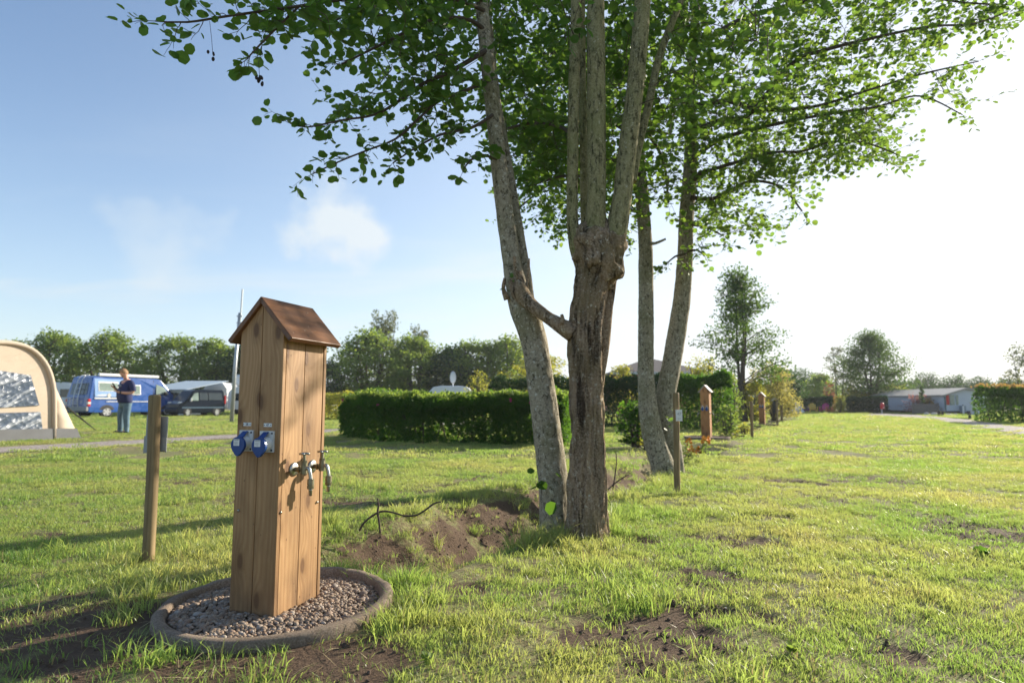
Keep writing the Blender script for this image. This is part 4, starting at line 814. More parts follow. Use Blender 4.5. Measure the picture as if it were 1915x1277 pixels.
# ------------------------------------------------------------------ generic trees, bushes, hedges
def build_tree(seed, H, R_, cb, nst, nbr, nleaf, lsize, leaf, bark, tmpl=LEAF4, shape=None, spread=.5, trunk_r=.12, clump=.28, up=.35, sparse=1.0):
    """returns (trunk MB, crown MB); shape(t) gives relative crown radius for t in 0..1 of crown height"""
    r = np.random.RandomState(seed); w = MB(); l = MB(); shape = shape or (lambda t: math.sin(math.pi * min(1, .18 + .82 * t))**.6 * (1 if t < .6 else 1 - .35 * (t - .6) / .4))
    stems = []
    for k in range(nst):
        a = 6.28 * k / nst + r.uniform(-.4, .4); b = np.array([math.cos(a), math.sin(a), 0]) * (trunk_r * 1.3 if nst > 1 else 0); tip = np.array([math.cos(a), math.sin(a), 0]) * R_ * (spread if nst > 1 else .06) * r.uniform(.5, 1) + [0, 0, H * r.uniform(.82, .96)]
        pts = [b + [0, 0, -.1], b + (tip - b) * [.25, .25, .3] + r.normal(size=3) * [.05, .05, 0] * H * .2, b + (tip - b) * [.6, .6, .62] + r.normal(size=3) * [.05, .05, 0] * H * .2, tip]
        q, rr = resample(pts, [trunk_r, trunk_r * .75, trunk_r * .45, trunk_r * .08], H / 14); w.tube(q, rr, 8); stems.append(q)
    cl = []
    for k in range(nbr):
        q = stems[k % nst]; t_ = (k + .5) / nbr; t_ = t_**.9; z = H * (cb + (1 - cb) * t_ * .97); i = int(np.argmin(np.abs(q[:, 2] - z * .93))); s = q[i]
        a = k * 2.4 + r.uniform(-.5, .5); Rk = R_ * shape(t_) * r.uniform(.6, 1.08); e = np.array([math.cos(a) * Rk, math.sin(a) * Rk, z + r.uniform(-.03, .05) * H]); st = s - [0, 0, min(.12 * H, up * Rk)]
        if st[2] < .1 * H and H > 3: st[2] = .1 * H
        mid_ = st + (e - st) * .5 + [0, 0, .06 * Rk]; qq, rr = resample([st, mid_, e], [trunk_r * .3, trunk_r * .18, .012], H / 14); w.tube(qq, rr, 5, cap=False); cl.append((st, mid_, e, Rk))
    per = int(nleaf / nbr)
    for st, mid_, e, Rk in cl:
        m_ = int(per * r.uniform(.7, 1.3)); t_ = np.clip(.35 + .65 * r.beta(1.6, 1.0, m_), 0, 1)[:, None]; base = (1-t_)**2 * st + 2 * t_ * (1 - t_) * mid_ + t_**2 * e
        sg = clump * R_ * (.45 + .55 * t_[:, 0])[:, None] * [1, 1, .62]; off = unit(r, m_) * (r.uniform(.2, 1, m_)**.5)[:, None]
        # light internal structure: small clusters
        nc = max(4, m_ // 14); cen = unit(r, nc) * (r.uniform(.3, 1, nc)**.5)[:, None]; off = np.where((r.uniform(size=m_) < .75)[:, None], cen[r.randint(0, nc, m_)] + r.normal(size=(m_, 3)) * .17, off)
        p = base + off * sg; p[:, 2] = np.maximum(p[:, 2], .12 + cb * H * .5)
        a = off + r.normal(size=(m_, 3)) * .7 + [0, 0, -.2]; n = r.normal(size=(m_, 3)) * .8 + off * .5 + [0, 0, .6]
        add_leaves(l, p, a, n, lsize * r.uniform(.6, 1.2, m_), tmpl, r)
    return w, l
def plant(name, label, cat, loc, wl_, leaf, bark, rz=0, grp=None, wname='trunk', lname='crown'):
    rt = thing(name, label, cat, loc, rz, grp); wl_[0].build(wname, bark, rt, smooth=True); wl_[1].build(lname, leaf, rt); return rt
def at(px, py_base=None, D=None): 
    return G(px, py_base) if D is None else np.array([ray(px, 760)[0] / ray(px, 760)[1] * D, D, 0])
# row of trees behind the pitches (left)
V4 = [build_tree(100 + k, H, Rr, .22, ns, 56, 8200, .21, None, None, trunk_r=.16, spread=.55, clump=.26) for k, (H, Rr, ns) in enumerate(((7.4, 3.2, 4), (7.2, 3.4, 5), (6.9, 3.0, 3), (7.8, 3.6, 4)))]
GT = 'row of trees behind the campers'
spec = [(95, 0, 7.4, M_leafbg, 'broad tree at the left end of the tree row, rising over the tent'), (200, 1, 7.2, M_leafbg, 'rounded tree in the row directly above the blue van and the man'),
        (322, 3, 7.0, M_leafbg, 'wide light-topped tree in the row above the black van'), (395, 2, 6.6, M_leafbg, 'narrower tree in the row just left of the grey pole'),
        (470, 2, 6.5, M_leafdk, 'dark tree of the row hidden mostly behind the wooden pillar'), (612, 0, 4.6, M_leafdk, 'low dark tree right beside the wooden pillar roof'),
        (688, 1, 7.3, M_leafbg, 'dense round tree left of the tall feathery tree'), (775, 0, 7.0, M_leafbg, 'tree in the row directly right of the tall feathery tree'),
        (845, 2, 6.0, M_leafdk, 'smaller dark tree above the satellite dish'), (890, 3, 6.6, M_leafbg, 'round tree in the row left of the leaning alder trunk'),
        (950, 1, 6.7, M_leafbg, 'tree of the row just behind the leaning alder trunk'), (22, 2, 6.4, M_leafbg, 'half-hidden tree behind the tent roof at the left edge')]
protos = {}
for px, k, H, mat_, lab in spec:
    D = 54.0; loc = at(px, D=D)
    key = (k, mat_.name)
    if key not in protos:
        rt = plant('broadleaf_tree', lab, 'tree', loc, V4[k], mat_, M_bgbark, grp=GT); protos[key] = rt
    else: rt = dup(protos[key]); rt.location = loc; rt['label'] = lab
    s_ = H / (7.4, 7.2, 6.9, 7.8)[k]; rt.scale = (s_ * 1.22, s_ * 1.22, s_ * .97); rt.rotation_euler = (0, 0, px * .37)
feather = lambda t: (1 - .75 * t)
plant('poplar_tree', 'tall pale feathery tree showing above the row, left of centre', 'tree', at(715, D=60), build_tree(201, 9.6, 3.3, .3, 3, 40, 4600, .2, None, None, shape=feather, trunk_r=.14, clump=.2, spread=.45), M_leafgy, M_bgbark)
plant('poplar_tree', 'second pale feathery tree, shorter and just right of the tall one', 'tree', at(785, D=60), build_tree(202, 8.3, 2.2, .3, 2, 26, 2400, .2, None, None, shape=feather, trunk_r=.12, clump=.2), M_leafgy, M_bgbark)
plant('willow_tree', 'light yellow-green tree showing between the leaning trunk and main trunk', 'tree', at(1008, D=40), build_tree(203, 4.3, 2.5, .15, 3, 30, 6000, .15, None, None, trunk_r=.09), M_leafyl, M_bgbark)
# slender multi-stem alder beyond the pillars
con = lambda t: (.90 - .70 * t) * (.8 + .3 * math.sin(t * 19))
cL = G(1392, 789)
plant('young_alder', 'slender young alder with several thin stems between two wooden pillars', 'tree', (cL[0], cL[1], 0), build_tree(205, 6.95, 3.0, .30, 3, 50, 8800, .115, None, None, shape=con, trunk_r=.10, clump=.19, spread=.12), M_leafmd, M_bgbark)
# golden bush, round tree, right-hand background
def bush(name, label, px, pyb, H, Rr, leaf, seed, n=3500, ls=.09, cb=.03, cat='bush', D=None, nst=4, nbr=34, grp=None, shape=None, clump=.34):
    loc = G(px, pyb) if D is None else at(px, D=D)
    return plant(name, label, cat, (loc[0], loc[1], float(zt(loc[0], loc[1])) if D is None and loc[1] < 20 else 0), build_tree(seed, H, Rr, cb, nst, nbr, n, ls, None, None, trunk_r=.03 + H * .012, clump=clump, spread=.6, up=.6, shape=shape), leaf, M_bgbark, grp=grp, wname='stem', lname='foliage')
dome = lambda t: math.sqrt(max(.05, 1 - (t * .92)**2))
bush('golden_bush', 'big golden yellow bush right of the farthest wooden pillar', 1447, 783, 2.9, 1.35, M_leafgold, 301, 7000, .10, shape=dome)
bush('green_bush', 'leafy lime bush directly behind the slender young alder stems', 1408, 789, 1.9, .75, M_leafyl, 302, 2600, .09, shape=dome)
plant('round_tree', 'large dark round-crowned tree standing beyond the far hedges on the right', 'tree', at(1633, D=57), build_tree(210, 7.3, 3.3, .24, 3, 60, 17000, .15, None, None, trunk_r=.15, spread=.4, clump=.27), M_leafmd, M_bgbark)
plant('thin_tree', 'thin open-branched tree leaning out left of the large round tree', 'tree', at(1572, D=60), build_tree(211, 6.6, 1.8, .3, 2, 26, 2300, .13, None, None, trunk_r=.09, clump=.22), M_leafgy, M_bgbark)
for k, (px, D, H, Rr, mt, lab) in enumerate(((1500, 75, 4.6, 4.0, M_leafdk, 'dark green tree mass left of the far dark hedge'), (1535, 70, 4.0, 2.6, M_leafbg, 'mid green tree above the coloured garden chairs'), (1470, 60, 3.9, 2.2, M_leafdk, 'dark tree directly behind the golden bush'),
                                             (1735, 95, 5.2, 4.6, M_leafdk, 'dark tree behind the long mobile home roof, nearest the round tree'), (1790, 95, 5.0, 4.4, M_leafdk, 'middle dark tree behind the mobile home roof'), (1835, 95, 4.7, 4.0, M_leafdk, 'dark tree behind the white gable, beside the right hedge'),
                                             (1890, 60, 3.0, 2.4, M_leafdk, 'low dark tree showing over the copper-topped hedge'))):
    plant('background_tree', lab, 'tree', at(px, D=D), build_tree(220 + k, H, Rr, .12, 3, 34, 5200, .2, None, None, trunk_r=.12, clump=.32), mt, M_bgbark, grp='distant trees on the right')
plant('thin_tree', 'pale sparse tree at the right edge of the picture', 'tree', at(1918, D=40), build_tree(231, 4.6, 1.3, .35, 2, 20, 1500, .12, None, None, trunk_r=.07), M_leafgy, M_bgbark)
bush('lime_bush', 'lime green bush under the round tree, left side', 1600, None, 2.2, 1.9, M_leafyl, 240, 2200, .13, D=58, grp='lime bushes under the round tree')
bush('lime_bush', 'lime green bush under the round tree, right side', 1675, None, 2.4, 1.9, M_leafyl, 241, 2200, .13, D=58, grp='lime bushes under the round tree')
bush('lime_bush', 'upright light green bush between the two dark far hedges', 1572, 773, 1.25, .50, M_leafyl, 242, 1300, .1)
bush('red_bush', 'crimson shrub rising behind the coloured garden chairs', 1553, None, 2.9, .8, M_leafred, 243, 900, .13, D=64)
bush('pink_bush', 'dusty pink shrub at the wooden fence', 1717, None, 1.6, 1.1, M_leafpink, 244, 1000, .12, D=49)
bush('orange_bush', 'copper orange shrub behind the wooden fence, next to the dark conifer', 1737, None, 1.2, .7, M_leafcopper, 245, 800, .12, D=48)
bush('conifer', 'narrow dark conifer between pink and orange shrubs', 1725, None, 2.3, .22, M_leafdk, 246, 700, .1, D=47.6, nst=1, nbr=20)
bush('yellow_bush', 'yellow bush above the hedge in front of the brick building, left', 1166, None, 3.0, 1.1, M_leafyl, 247, 2400, .12, D=34, grp='yellow bushes behind the tall hedge')
bush('yellow_bush', 'feathery yellow-green bush right of the brick building', 1318, None, 3.1, 1.5, M_leafyl, 248, 3000, .11, D=31, grp='yellow bushes behind the tall hedge')
bush('yellow_bush', 'yellow bush between the blue van and the white awning', 300, None, 2.2, 2.6, M_leafyl, 249, 2200, .16, D=50)
bush('yellow_bush', 'small yellow-green bush over the rose hedge, left of leaning trunk', 897, None, 2.3, .9, M_leafyl, 250, 1200, .1, D=30)
bush('hydrangea', 'leafy green shrub with yellow tips behind the curved trunk', 1190, 838, .88, .36, M_leafhedge, 251, 1100, .075, shape=dome)
bush('hydrangea', 'low lime-leaved shrub against the foot of the curved trunk', 1212, 842, .5, .17, M_leafyl, 252, 160, .08, shape=dome)
bush('garden_plant', 'pale flowering plant just right of the middle wooden pillar', 1362, 808, .9, .42, M_leafbg, 254, 900, .06)
bush('garden_plant', 'low plant with reddish flowers left of the weathered post', 1392, 813, .55, .30, M_leafyl, 255, 500, .05)
bush('garden_plant', 'climbing pale green plant at the right end of the tall hedge', 1368, 797, 1.9, .55, M_leafbg, 256, 1500, .07)

def hedge(name, label, pts, thick, H, leaf, n, ls, seed, stems=True, gaps=.0, tmpl=LEAF4, wild=.08, flowers=None, mat_stem=None, top=None):
    """hedge along a ground polyline: leaves in a rounded box shell and sparse inside"""
    r = np.random.RandomState(seed); pts = np.array([p[:2] for p in pts], float); seg = np.linalg.norm(np.diff(pts, axis=0), axis=1); cum = np.concatenate([[0], np.cumsum(seg)]); Lh = cum[-1]
    c0 = pts.mean(0); rt = thing(name, label, 'hedge', (c0[0], c0[1], 0)); O = (c0[0], c0[1], 0)
    def pos(s, w):
        i = np.clip(np.searchsorted(cum, s, side='right') - 1, 0, len(seg) - 1); d = (pts[i + 1] - pts[i]) / seg[i][:, None]; b = pts[i] + d * (s - cum[i])[:, None]; return b + np.stack([-d[:, 1], d[:, 0]], 1) * w[:, None], d
    l = MB(); s = r.uniform(0, Lh, n); face = r.uniform(size=n); inner = face < .30
    w = r.uniform(-.5, .5, n); z = r.uniform(0, 1, n)
    side = (face >= .30) & (face < .72); w = np.where(side, np.where(r.uniform(size=n) < .6, -.5, .5) * r.uniform(.86, 1.0, n), w)
    topf = (face >= .72) & (face < .95); z = np.where(topf, r.uniform(.93, 1.0, n), z); endf = face >= .95; s = np.where(endf, np.where(r.uniform(size=n) < .5, .02, Lh - .02) + r.normal(size=n) * .05, s)
    bump_ = 1 + .24 * (fbm(s * 1.6, z * 2.2, w * 2, seed, 4) - .5) * 2
    rnd_ = 1 - .25 * np.clip(z - .75, 0, 1) / .25 * np.abs(w * 2)**2
    xy, d = pos(s, w * thick * bump_); zz_ = z * H * rnd_ * (1 + wild * 1.6 * (fbm(s * 2.3, w, 0, seed + 3, 4) - .5) * 2 * (z > .7)); zz_ = zz_ + np.where(topf, np.abs(r.normal(size=n)) * wild * .35 * H * (r.uniform(size=n) < .35), 0)
    keep = np.ones(n, bool)
    if gaps:
        g_ = fbm(s * 3.4, z * H * 3.0, 0, seed + 9, 4); keep &= ~((g_ > 1 - gaps) & (z < .62) & (z > .1)); keep &= r.uniform(size=n) > .35 * (z < .5)
    out_ = np.stack([-d[:, 1] * w, d[:, 0] * w, (z - .4) * .8], 1) * 1.5
    p = np.concatenate([xy, zz_[:, None]], 1)[keep] - O; a = (out_ + r.normal(size=(n, 3)) * .6)[keep]; nn = (out_ * .7 + r.normal(size=(n, 3)) * .7 + [0, 0, .5])[keep]
    add_leaves(l, p, a, nn, ls * r.uniform(.6, 1.25, keep.sum()), tmpl, r); l.build('foliage', leaf, rt)
    if top:
        l = MB(); m_ = n // 18; s = r.uniform(0, Lh, m_); w = r.uniform(-.5, .5, m_); xy, d = pos(s, w * thick); zt_ = H * (1 + wild * 1.2 * (fbm(s * 2.3, w, 0, seed + 3, 4) - .5) * 2 + np.abs(r.normal(size=m_)) * .03)
        add_leaves(l, np.concatenate([xy, zt_[:, None]], 1) - O, r.normal(size=(m_, 3)) * .5 + [0, 0, .8], r.normal(size=(m_, 3)), ls * 1.1, tmpl, r); l.build('young_or_lit_leaves', top, rt)  # top layer: young copper leaves, on the rose hedge paler leaves for painted sunlight
    if stems:
        w_ = MB(); ns = int(Lh / .16)
        for k in range(ns):
            s0 = np.array([r.uniform(.1, Lh - .1)]); b, _ = pos(s0, np.array([r.uniform(-.3, .3) * thick])); e, _ = pos(np.clip(s0 + r.normal() * .25, 0, Lh), np.array([r.uniform(-.45, .45) * thick]))
            b = np.array([*b[0], -.02]); e = np.array([*e[0], H * r.uniform(.6, .95)]); q, rr = resample([b, (b + e) / 2 + r.normal(size=3) * .06, e], [.014, .010, .004], .15); w_.tube(q - O, rr * (1 + H * .3), 5, cap=False)
        w_.build('stems', M_bgbark, rt, smooth=True)
    if flowers:
        for k, (px, py) in enumerate(flowers):
            f = MB(); c0_ = P(px, py, 0); 
            # on the near face of the hedge
            best = min(((abs(proj(np.array([*pos(np.array([s_]), np.array([-.5 * thick * 1.05]))[0][0], .8]))[0] - px), s_) for s_ in np.linspace(.1, Lh - .1, 160)))[1]
            b = pos(np.array([best]), np.array([-.53 * thick]))[0][0]; q = P(px, py, b[1]) - O
            a = r.normal(size=(7, 3)) * .7 + [0, -.7, .2]; add_leaves(f, np.repeat([q], 7, 0), a, r.normal(size=(7, 3)), .045, LEAF, r); f.build('flower', M_rose, rt)
    return rt
M_rose = plain('magenta_petal', (.45, .03, .16), .6)
h0 = [G(642, 817), G(720, 826), G(785, 829), G(900, 832), G(1040, 834)]
off = np.array([.25, .45, 0])
hedge('rose_hedge', 'dense dark green rose hedge in the middle of the lawn with a few pink blooms', [p + off for p in h0], .95, 1.0, M_leafhedge, 90000, .060, 401, gaps=.36, top=M_leafbg, tmpl=LEAF4, wild=.14, flowers=[(707, 757), (641, 748), (993, 752), (955, 748)])  # paler top leaves put the sunlit crest into the colour
hedge('garden_hedge', 'sunlit light green hedge running behind the left end of the rose hedge', [at(560, D=33), at(605, D=32), at(680, D=31)], 1.0, 1.35, M_leafyl, 7000, .10, 402)
HB = [at(926, D=26), at(1045, D=24), at(1125, D=22.5)]
hedge('tall_hedge', 'tall dark clipped hedge seen behind the main trunk, left of the brick house', HB, .9, 1.85, M_leafhedge2, 15000, .085, 403, gaps=.3)
hedge('tall_hedge', 'tall dark hedge stretch between main trunk and curved stems, holed by light', [at(1126, D=22.4), at(1200, D=21.6), at(1262, D=21)], .9, 1.78, M_leafhedge2, 12000, .085, 404, gaps=.46)
hedge('tall_hedge', 'tall dark hedge right behind the middle wooden pillar', [at(1262, D=20.5), at(1320, D=19.6), at(1368, D=19.4)], .95, 1.72, M_leafhedge, 15000, .075, 405, gaps=.2)
hedge('box_hedge', 'clipped dark hedge right behind the coloured garden chairs', [at(1484, D=60), at(1557, D=58)], 1.2, 1.45, M_leafhedge2, 7000, .13, 406, stems=False, wild=.03)
hedge('box_hedge', 'clipped dark hedge between the garden chairs and golden bush, farthest', [at(1472, D=61), at(1486, D=61)], 1.2, 1.3, M_leafhedge2, 2500, .13, 407, stems=False, wild=.03)
hedge('box_hedge', 'clipped dark hedge behind the red extinguisher box under the round tree', [at(1585, D=53), at(1658, D=52)], 1.3, 1.38, M_leafhedge2, 7000, .13, 408, stems=False, wild=.03)
hedge('box_hedge', 'clipped dark hedge left of the wooden fence', [at(1664, D=54), at(1706, D=54)], 1.2, 1.35, M_leafhedge2, 4500, .13, 409, stems=False, wild=.03)
hedge('copper_hedge', 'large hedge at the right edge with copper young leaves on top', [at(1835, D=27.5), at(1900, D=27.2), at(1990, D=27), at(2100, D=27)], 1.5, 1.5, M_leafhedge, 21000, .10, 410, gaps=.3, top=M_leafcopper, wild=.06)
# far woodland closing the horizon
t_ = MB(); r = np.random.RandomState(77); n = 26000; ang = r.uniform(-.95, .95, n); D_ = 118 + 14 * r.uniform(size=n); top_ = 2.6 + 3.2 * fbm(ang * 22, ang * 0, 0, 9, 4); z = top_ * r.uniform(0, 1, n)**.7
add_leaves(t_, np.stack([np.tan(ang) * D_, D_, z], 1), r.normal(size=(n, 3)), r.normal(size=(n, 3)) + [0, -.3, .6], .75 * r.uniform(.6, 1.2, n), LEAF4, r)
tag(t_.build('distant_woodland', M_leafdk), 'low far-off wood closing the horizon behind the campsite', 'woodland', kind='stuff')

# ------------------------------------------------------------------ vehicles and camping gear
M_vanblue = plain('van_blue_paint', (.010, .075, .30), .28, var=.05, scale=3, bump=0, coat=.6)
M_vanblue_l = plain('van_blue_light', (.16, .30, .56), .4, var=.04, scale=3, bump=0, coat=.4)
M_vanblack = plain('van_dark_paint', (.004, .009, .018), .2, var=.05, scale=3, bump=0, coat=0, spec=.25)
M_glass = plain('dark_window_glass', (.02, .03, .028), .15, var=.1, scale=2, bump=0, spec=.9)
M_glassl = plain('bright_window_glass', (.20, .26, .22), .12, var=.25, scale=3, bump=0, spec=.9)
M_tyre = plain('tyre_rubber', (.014, .014, .015), .8); M_rim = plain('alloy_rim', (.55, .56, .57), .35, .6)
M_black = plain('black_trim', (.012, .012, .013), .55); M_red = plain('red_lamp', (.50, .012, .012), .3); M_lampw = plain('clear_lamp', (.6, .6, .58), .2)
M_gel = plain('white_gelcoat', (.74, .75, .75), .4, var=.04, scale=4, bump=0, dirt=(.62, .62, .58)); M_alu = plain('aluminium_tube', (.55, .57, .58), .35, .7)
M_greybump = plain('grey_bumper', (.25, .26, .27), .6)
def wheel(parent, x, y, r, w, sgn):
    m = MB(); m.tube([(x, y - w / 2, r), (x, y - w / 2 + .03, r), (x, y + w / 2 - .03, r), (x, y + w / 2, r)], [r * .90, r, r, r * .90], 36); wh = m.build('wheel', M_tyre, parent, bevel=.01)
    m = MB(); yo = y + sgn * (w / 2 + .004); m.tube([(x, yo - sgn * .05, r), (x, yo - sgn * .002, r), (x, yo, r)], [r * .62, r * .62, r * .58], 30); m.build('rim_dark_disc', M_black, wh)  # plain black disc stands in for the shade between the spokes
    m = MB(); m.cyl((x, yo - sgn * .01, r), (x, yo + sgn * .008, r), r * .17, 14)
    for k in range(5): a = k * 6.283 / 5; m.bar((x + r * .08 * math.cos(a), yo + sgn * .004, r + r * .08 * math.sin(a)), (x + r * .60 * math.cos(a), yo + sgn * .004, r + r * .60 * math.sin(a)), .012, r * .34, up=(-math.sin(a), 0, math.cos(a)))
    q = np.linspace(0, 2 * math.pi, 31); m.tube(np.stack([x + r * .60 * np.cos(q), np.full(31, yo), r + r * .60 * np.sin(q)], 1), np.full(31, r * .055), 6, cap=False); m.build('rim', M_rim, wh)
def van_body(root, prof, W, inset, mat, step=None):
    """profile in x (length, front +x) and z, extruded across y, upper part drawn in"""
    m = MB(); f = lambda z: W / 2 - inset(z); pr = []
    for i in range(len(prof)):
        a, b = np.array(prof[i]), np.array(prof[(i + 1) % len(prof)]); k = max(1, int(np.linalg.norm(b - a) / .25)); pr += [tuple(a + (b - a) * t_) for t_ in np.arange(k) / k]
    m.prism(pr, [-f(z) for x, z in pr], [f(z) for x, z in pr]); return m.build('body', mat, root, bevel=.05, seg=3)
def side_pane(root, name, pts, sgn, W, inset, mat, off=.004, th=.02, bev=.012):
    m = MB(); y1 = [sgn * (W / 2 - inset(z) + off) for x, z in pts]; y0 = [v - sgn * th for v in y1]
    m.prism(pts if sgn < 0 else pts, y1 if sgn < 0 else y0, y0 if sgn < 0 else y1); return m.build(name, mat, root, bevel=bev)
# blue camper van; heading away from the camera, right flank and rear showing
c = G(162, 781.5); yaw = math.atan2(.915, .40); fx = np.array([math.cos(yaw), math.sin(yaw)]); lf = np.array([-fx[1], fx[0]])
W, Lv = 1.98, 5.3; o = c[:2] + fx * 0 + lf * (W / 2)
rt = thing('camper_van', 'blue camper van with white roof awning and rear ladder, parked behind the man', 'camper van', (o[0], o[1], 0), yaw); rt.scale = (1.15, 1.06, 1.03)
ins = lambda z: .0 if z < 1.15 else .16 * ((z - 1.15) / 1.25)**1.3
body = van_body(rt, [(0.02, .30), (.0, .62), (.02, 1.15), (.22, 2.30), (.42, 2.38), (3.6, 2.36), (3.95, 2.26), (4.62, 1.42), (5.18, 1.18), (5.30, .92), (5.30, .36), (5.1, .28)], W, ins, M_vanblue)
for x0, x1 in ((.30, 1.95),): side_pane(rt, 'flank_panel', [(x0, 1.18), (x1, 1.18), (x1, 2.22), (x0, 2.22)], -1, W, ins, M_vanblue_l, .0035)
side_pane(rt, 'window_frame', [(.48, 1.50), (1.52, 1.50), (1.52, 2.06), (.48, 2.06)], -1, W, ins, M_gel, .010); side_pane(rt, 'window', [(.52, 1.53), (1.48, 1.53), (1.48, 1.98), (.52, 1.98)], -1, W, ins, M_glassl, .016)
side_pane(rt, 'window_frame', [(2.15, 1.32), (2.75, 1.32), (2.75, 1.92), (2.15, 1.92)], -1, W, ins, M_gel, .008); side_pane(rt, 'window', [(2.20, 1.36), (2.70, 1.36), (2.70, 1.86), (2.20, 1.86)], -1, W, ins, M_glassl, .014)
side_pane(rt, 'window', [(3.62, 1.36), (4.42, 1.36), (4.12, 1.80), (3.66, 1.98)], -1, W, ins, M_glassl, .012)
side_pane(rt, 'trim_strip', [(.28, 1.06), (2.0, 1.06), (2.0, 1.14), (.28, 1.14)], -1, W, ins, M_gel, .022); side_pane(rt, 'decal', [(.9, .90), (3.9, .90), (3.9, .94), (.9, .94)], -1, W, ins, M_gel, .008, bev=0)
side_pane(rt, 'decal', [(.36, 1.24), (.80, 1.24), (1.0, 1.33), (.5, 1.30)], -1, W, ins, M_gel, .012, bev=0)
m = MB(); a = np.linspace(0, 6.28, 14)[:-1]; m.prism([(1.02 + .10 * math.cos(q), 1.27 + .12 * math.sin(q)) for q in a], -W / 2 - .012, -W / 2); m.build('decal', M_lampw, rt)
side_pane(rt, 'sill', [(.3, .30), (4.2, .30), (4.2, .44), (.3, .44)], -1, W, ins, M_vanblue, .012); side_pane(rt, 'door_seam', [(2.02, .5), (2.035, .5), (2.035, 2.2), (2.02, 2.2)], -1, W, ins, M_black, .006, bev=0); side_pane(rt, 'door_seam', [(3.5, .5), (3.515, .5), (3.515, 2.2), (3.5, 2.2)], -1, W, ins, M_black, .006, bev=0)
m = MB(); m.prism([(4.02, 2.235), (4.60, 1.48), (4.56, 1.46), (3.98, 2.215)], [-.72] * 4, [.72] * 4); m.build('windscreen', M_glass, rt)
for x in (.95, 4.35):
    for sg in (-1, 1):
        m = MB(); a = np.linspace(0, math.pi, 14); m.prism([(x + .40 * math.cos(q), .33 + .40 * math.sin(q)) for q in a] + [(x - .40, .28), (x + .40, .28)], sg * (W / 2 - .02), sg * (W / 2 + .003)); m.build('wheel_arch', M_black, rt); wheel(rt, x, sg * (W / 2 - .09), .33, .20, sg)
m = MB(); m.box((-.03, 0, .50), (.14, W - .02, .26)); m.build('bumper', M_greybump, rt, bevel=.04)
for sg in (-1, 1):
    m = MB(); m.box((.055, sg * (W / 2 - .057), .85), (.13, .12, .42)); lp = m.build('tail_light', M_red, rt, bevel=.015); m = MB(); m.box((.05, sg * (W / 2 - .053), .83), (.15, .13, .13)); m.build('lens', M_lampw, lp, bevel=.01)
for y0 in (-.72, .08):
    m = MB(); m.prism([(y0, 1.32), (y0 + .64, 1.32), (y0 + .62, 1.95), (y0 + .04, 1.95)], [-.0 + (z - 1.15) * .174 for z in (1.32, 1.32, 1.95, 1.95)], [-.0 + (z - 1.15) * .174 + .02 for z in (1.32, 1.32, 1.95, 1.95)], axis='x'); m.build('rear_window', M_glass, rt)
m = MB()
for y0 in (-.28, .10):
    q, rr = resample([(-.10, y0, .62), (-.12, y0, 1.1), (.02, y0, 1.95), (.10, y0, 2.25), (.22, y0, 2.40), (.40, y0, 2.42)], [.022] * 6, .06); m.tube(q, rr, 8)
for z in (.75, 1.05, 1.35, 1.65, 1.95): xx = -.12 + max(0, z - 1.1) * .165; m.cyl((xx, -.28, z), (xx, .10, z), .017, 8)
m.build('ladder', M_alu, rt, smooth=True)
m = MB()
for z in (.72, 1.12): m.cyl((-.22, .05, z), (-.22, .85, z), .018, 8); m.cyl((-.22, .12, z), (.02, .12, z), .014, 6); m.cyl((-.22, .8, z), (.02, .8, z), .014, 6)
for y in (.2, .45, .7): m.cyl((-.22, y, .72), (-.22, y, 1.12), .014, 6)
m.build('bike_rack', M_alu, rt, smooth=True)
m = MB(); m.box((2.15, -W / 2 + .16, 2.45), (3.3, .17, .16)); m.build('awning_case', M_gel, rt, bevel=.03)
m = MB(); m.box((4.12, -W / 2 - .10, 1.42), (.12, .16, .22)); m.build('mirror', M_black, rt, bevel=.02)
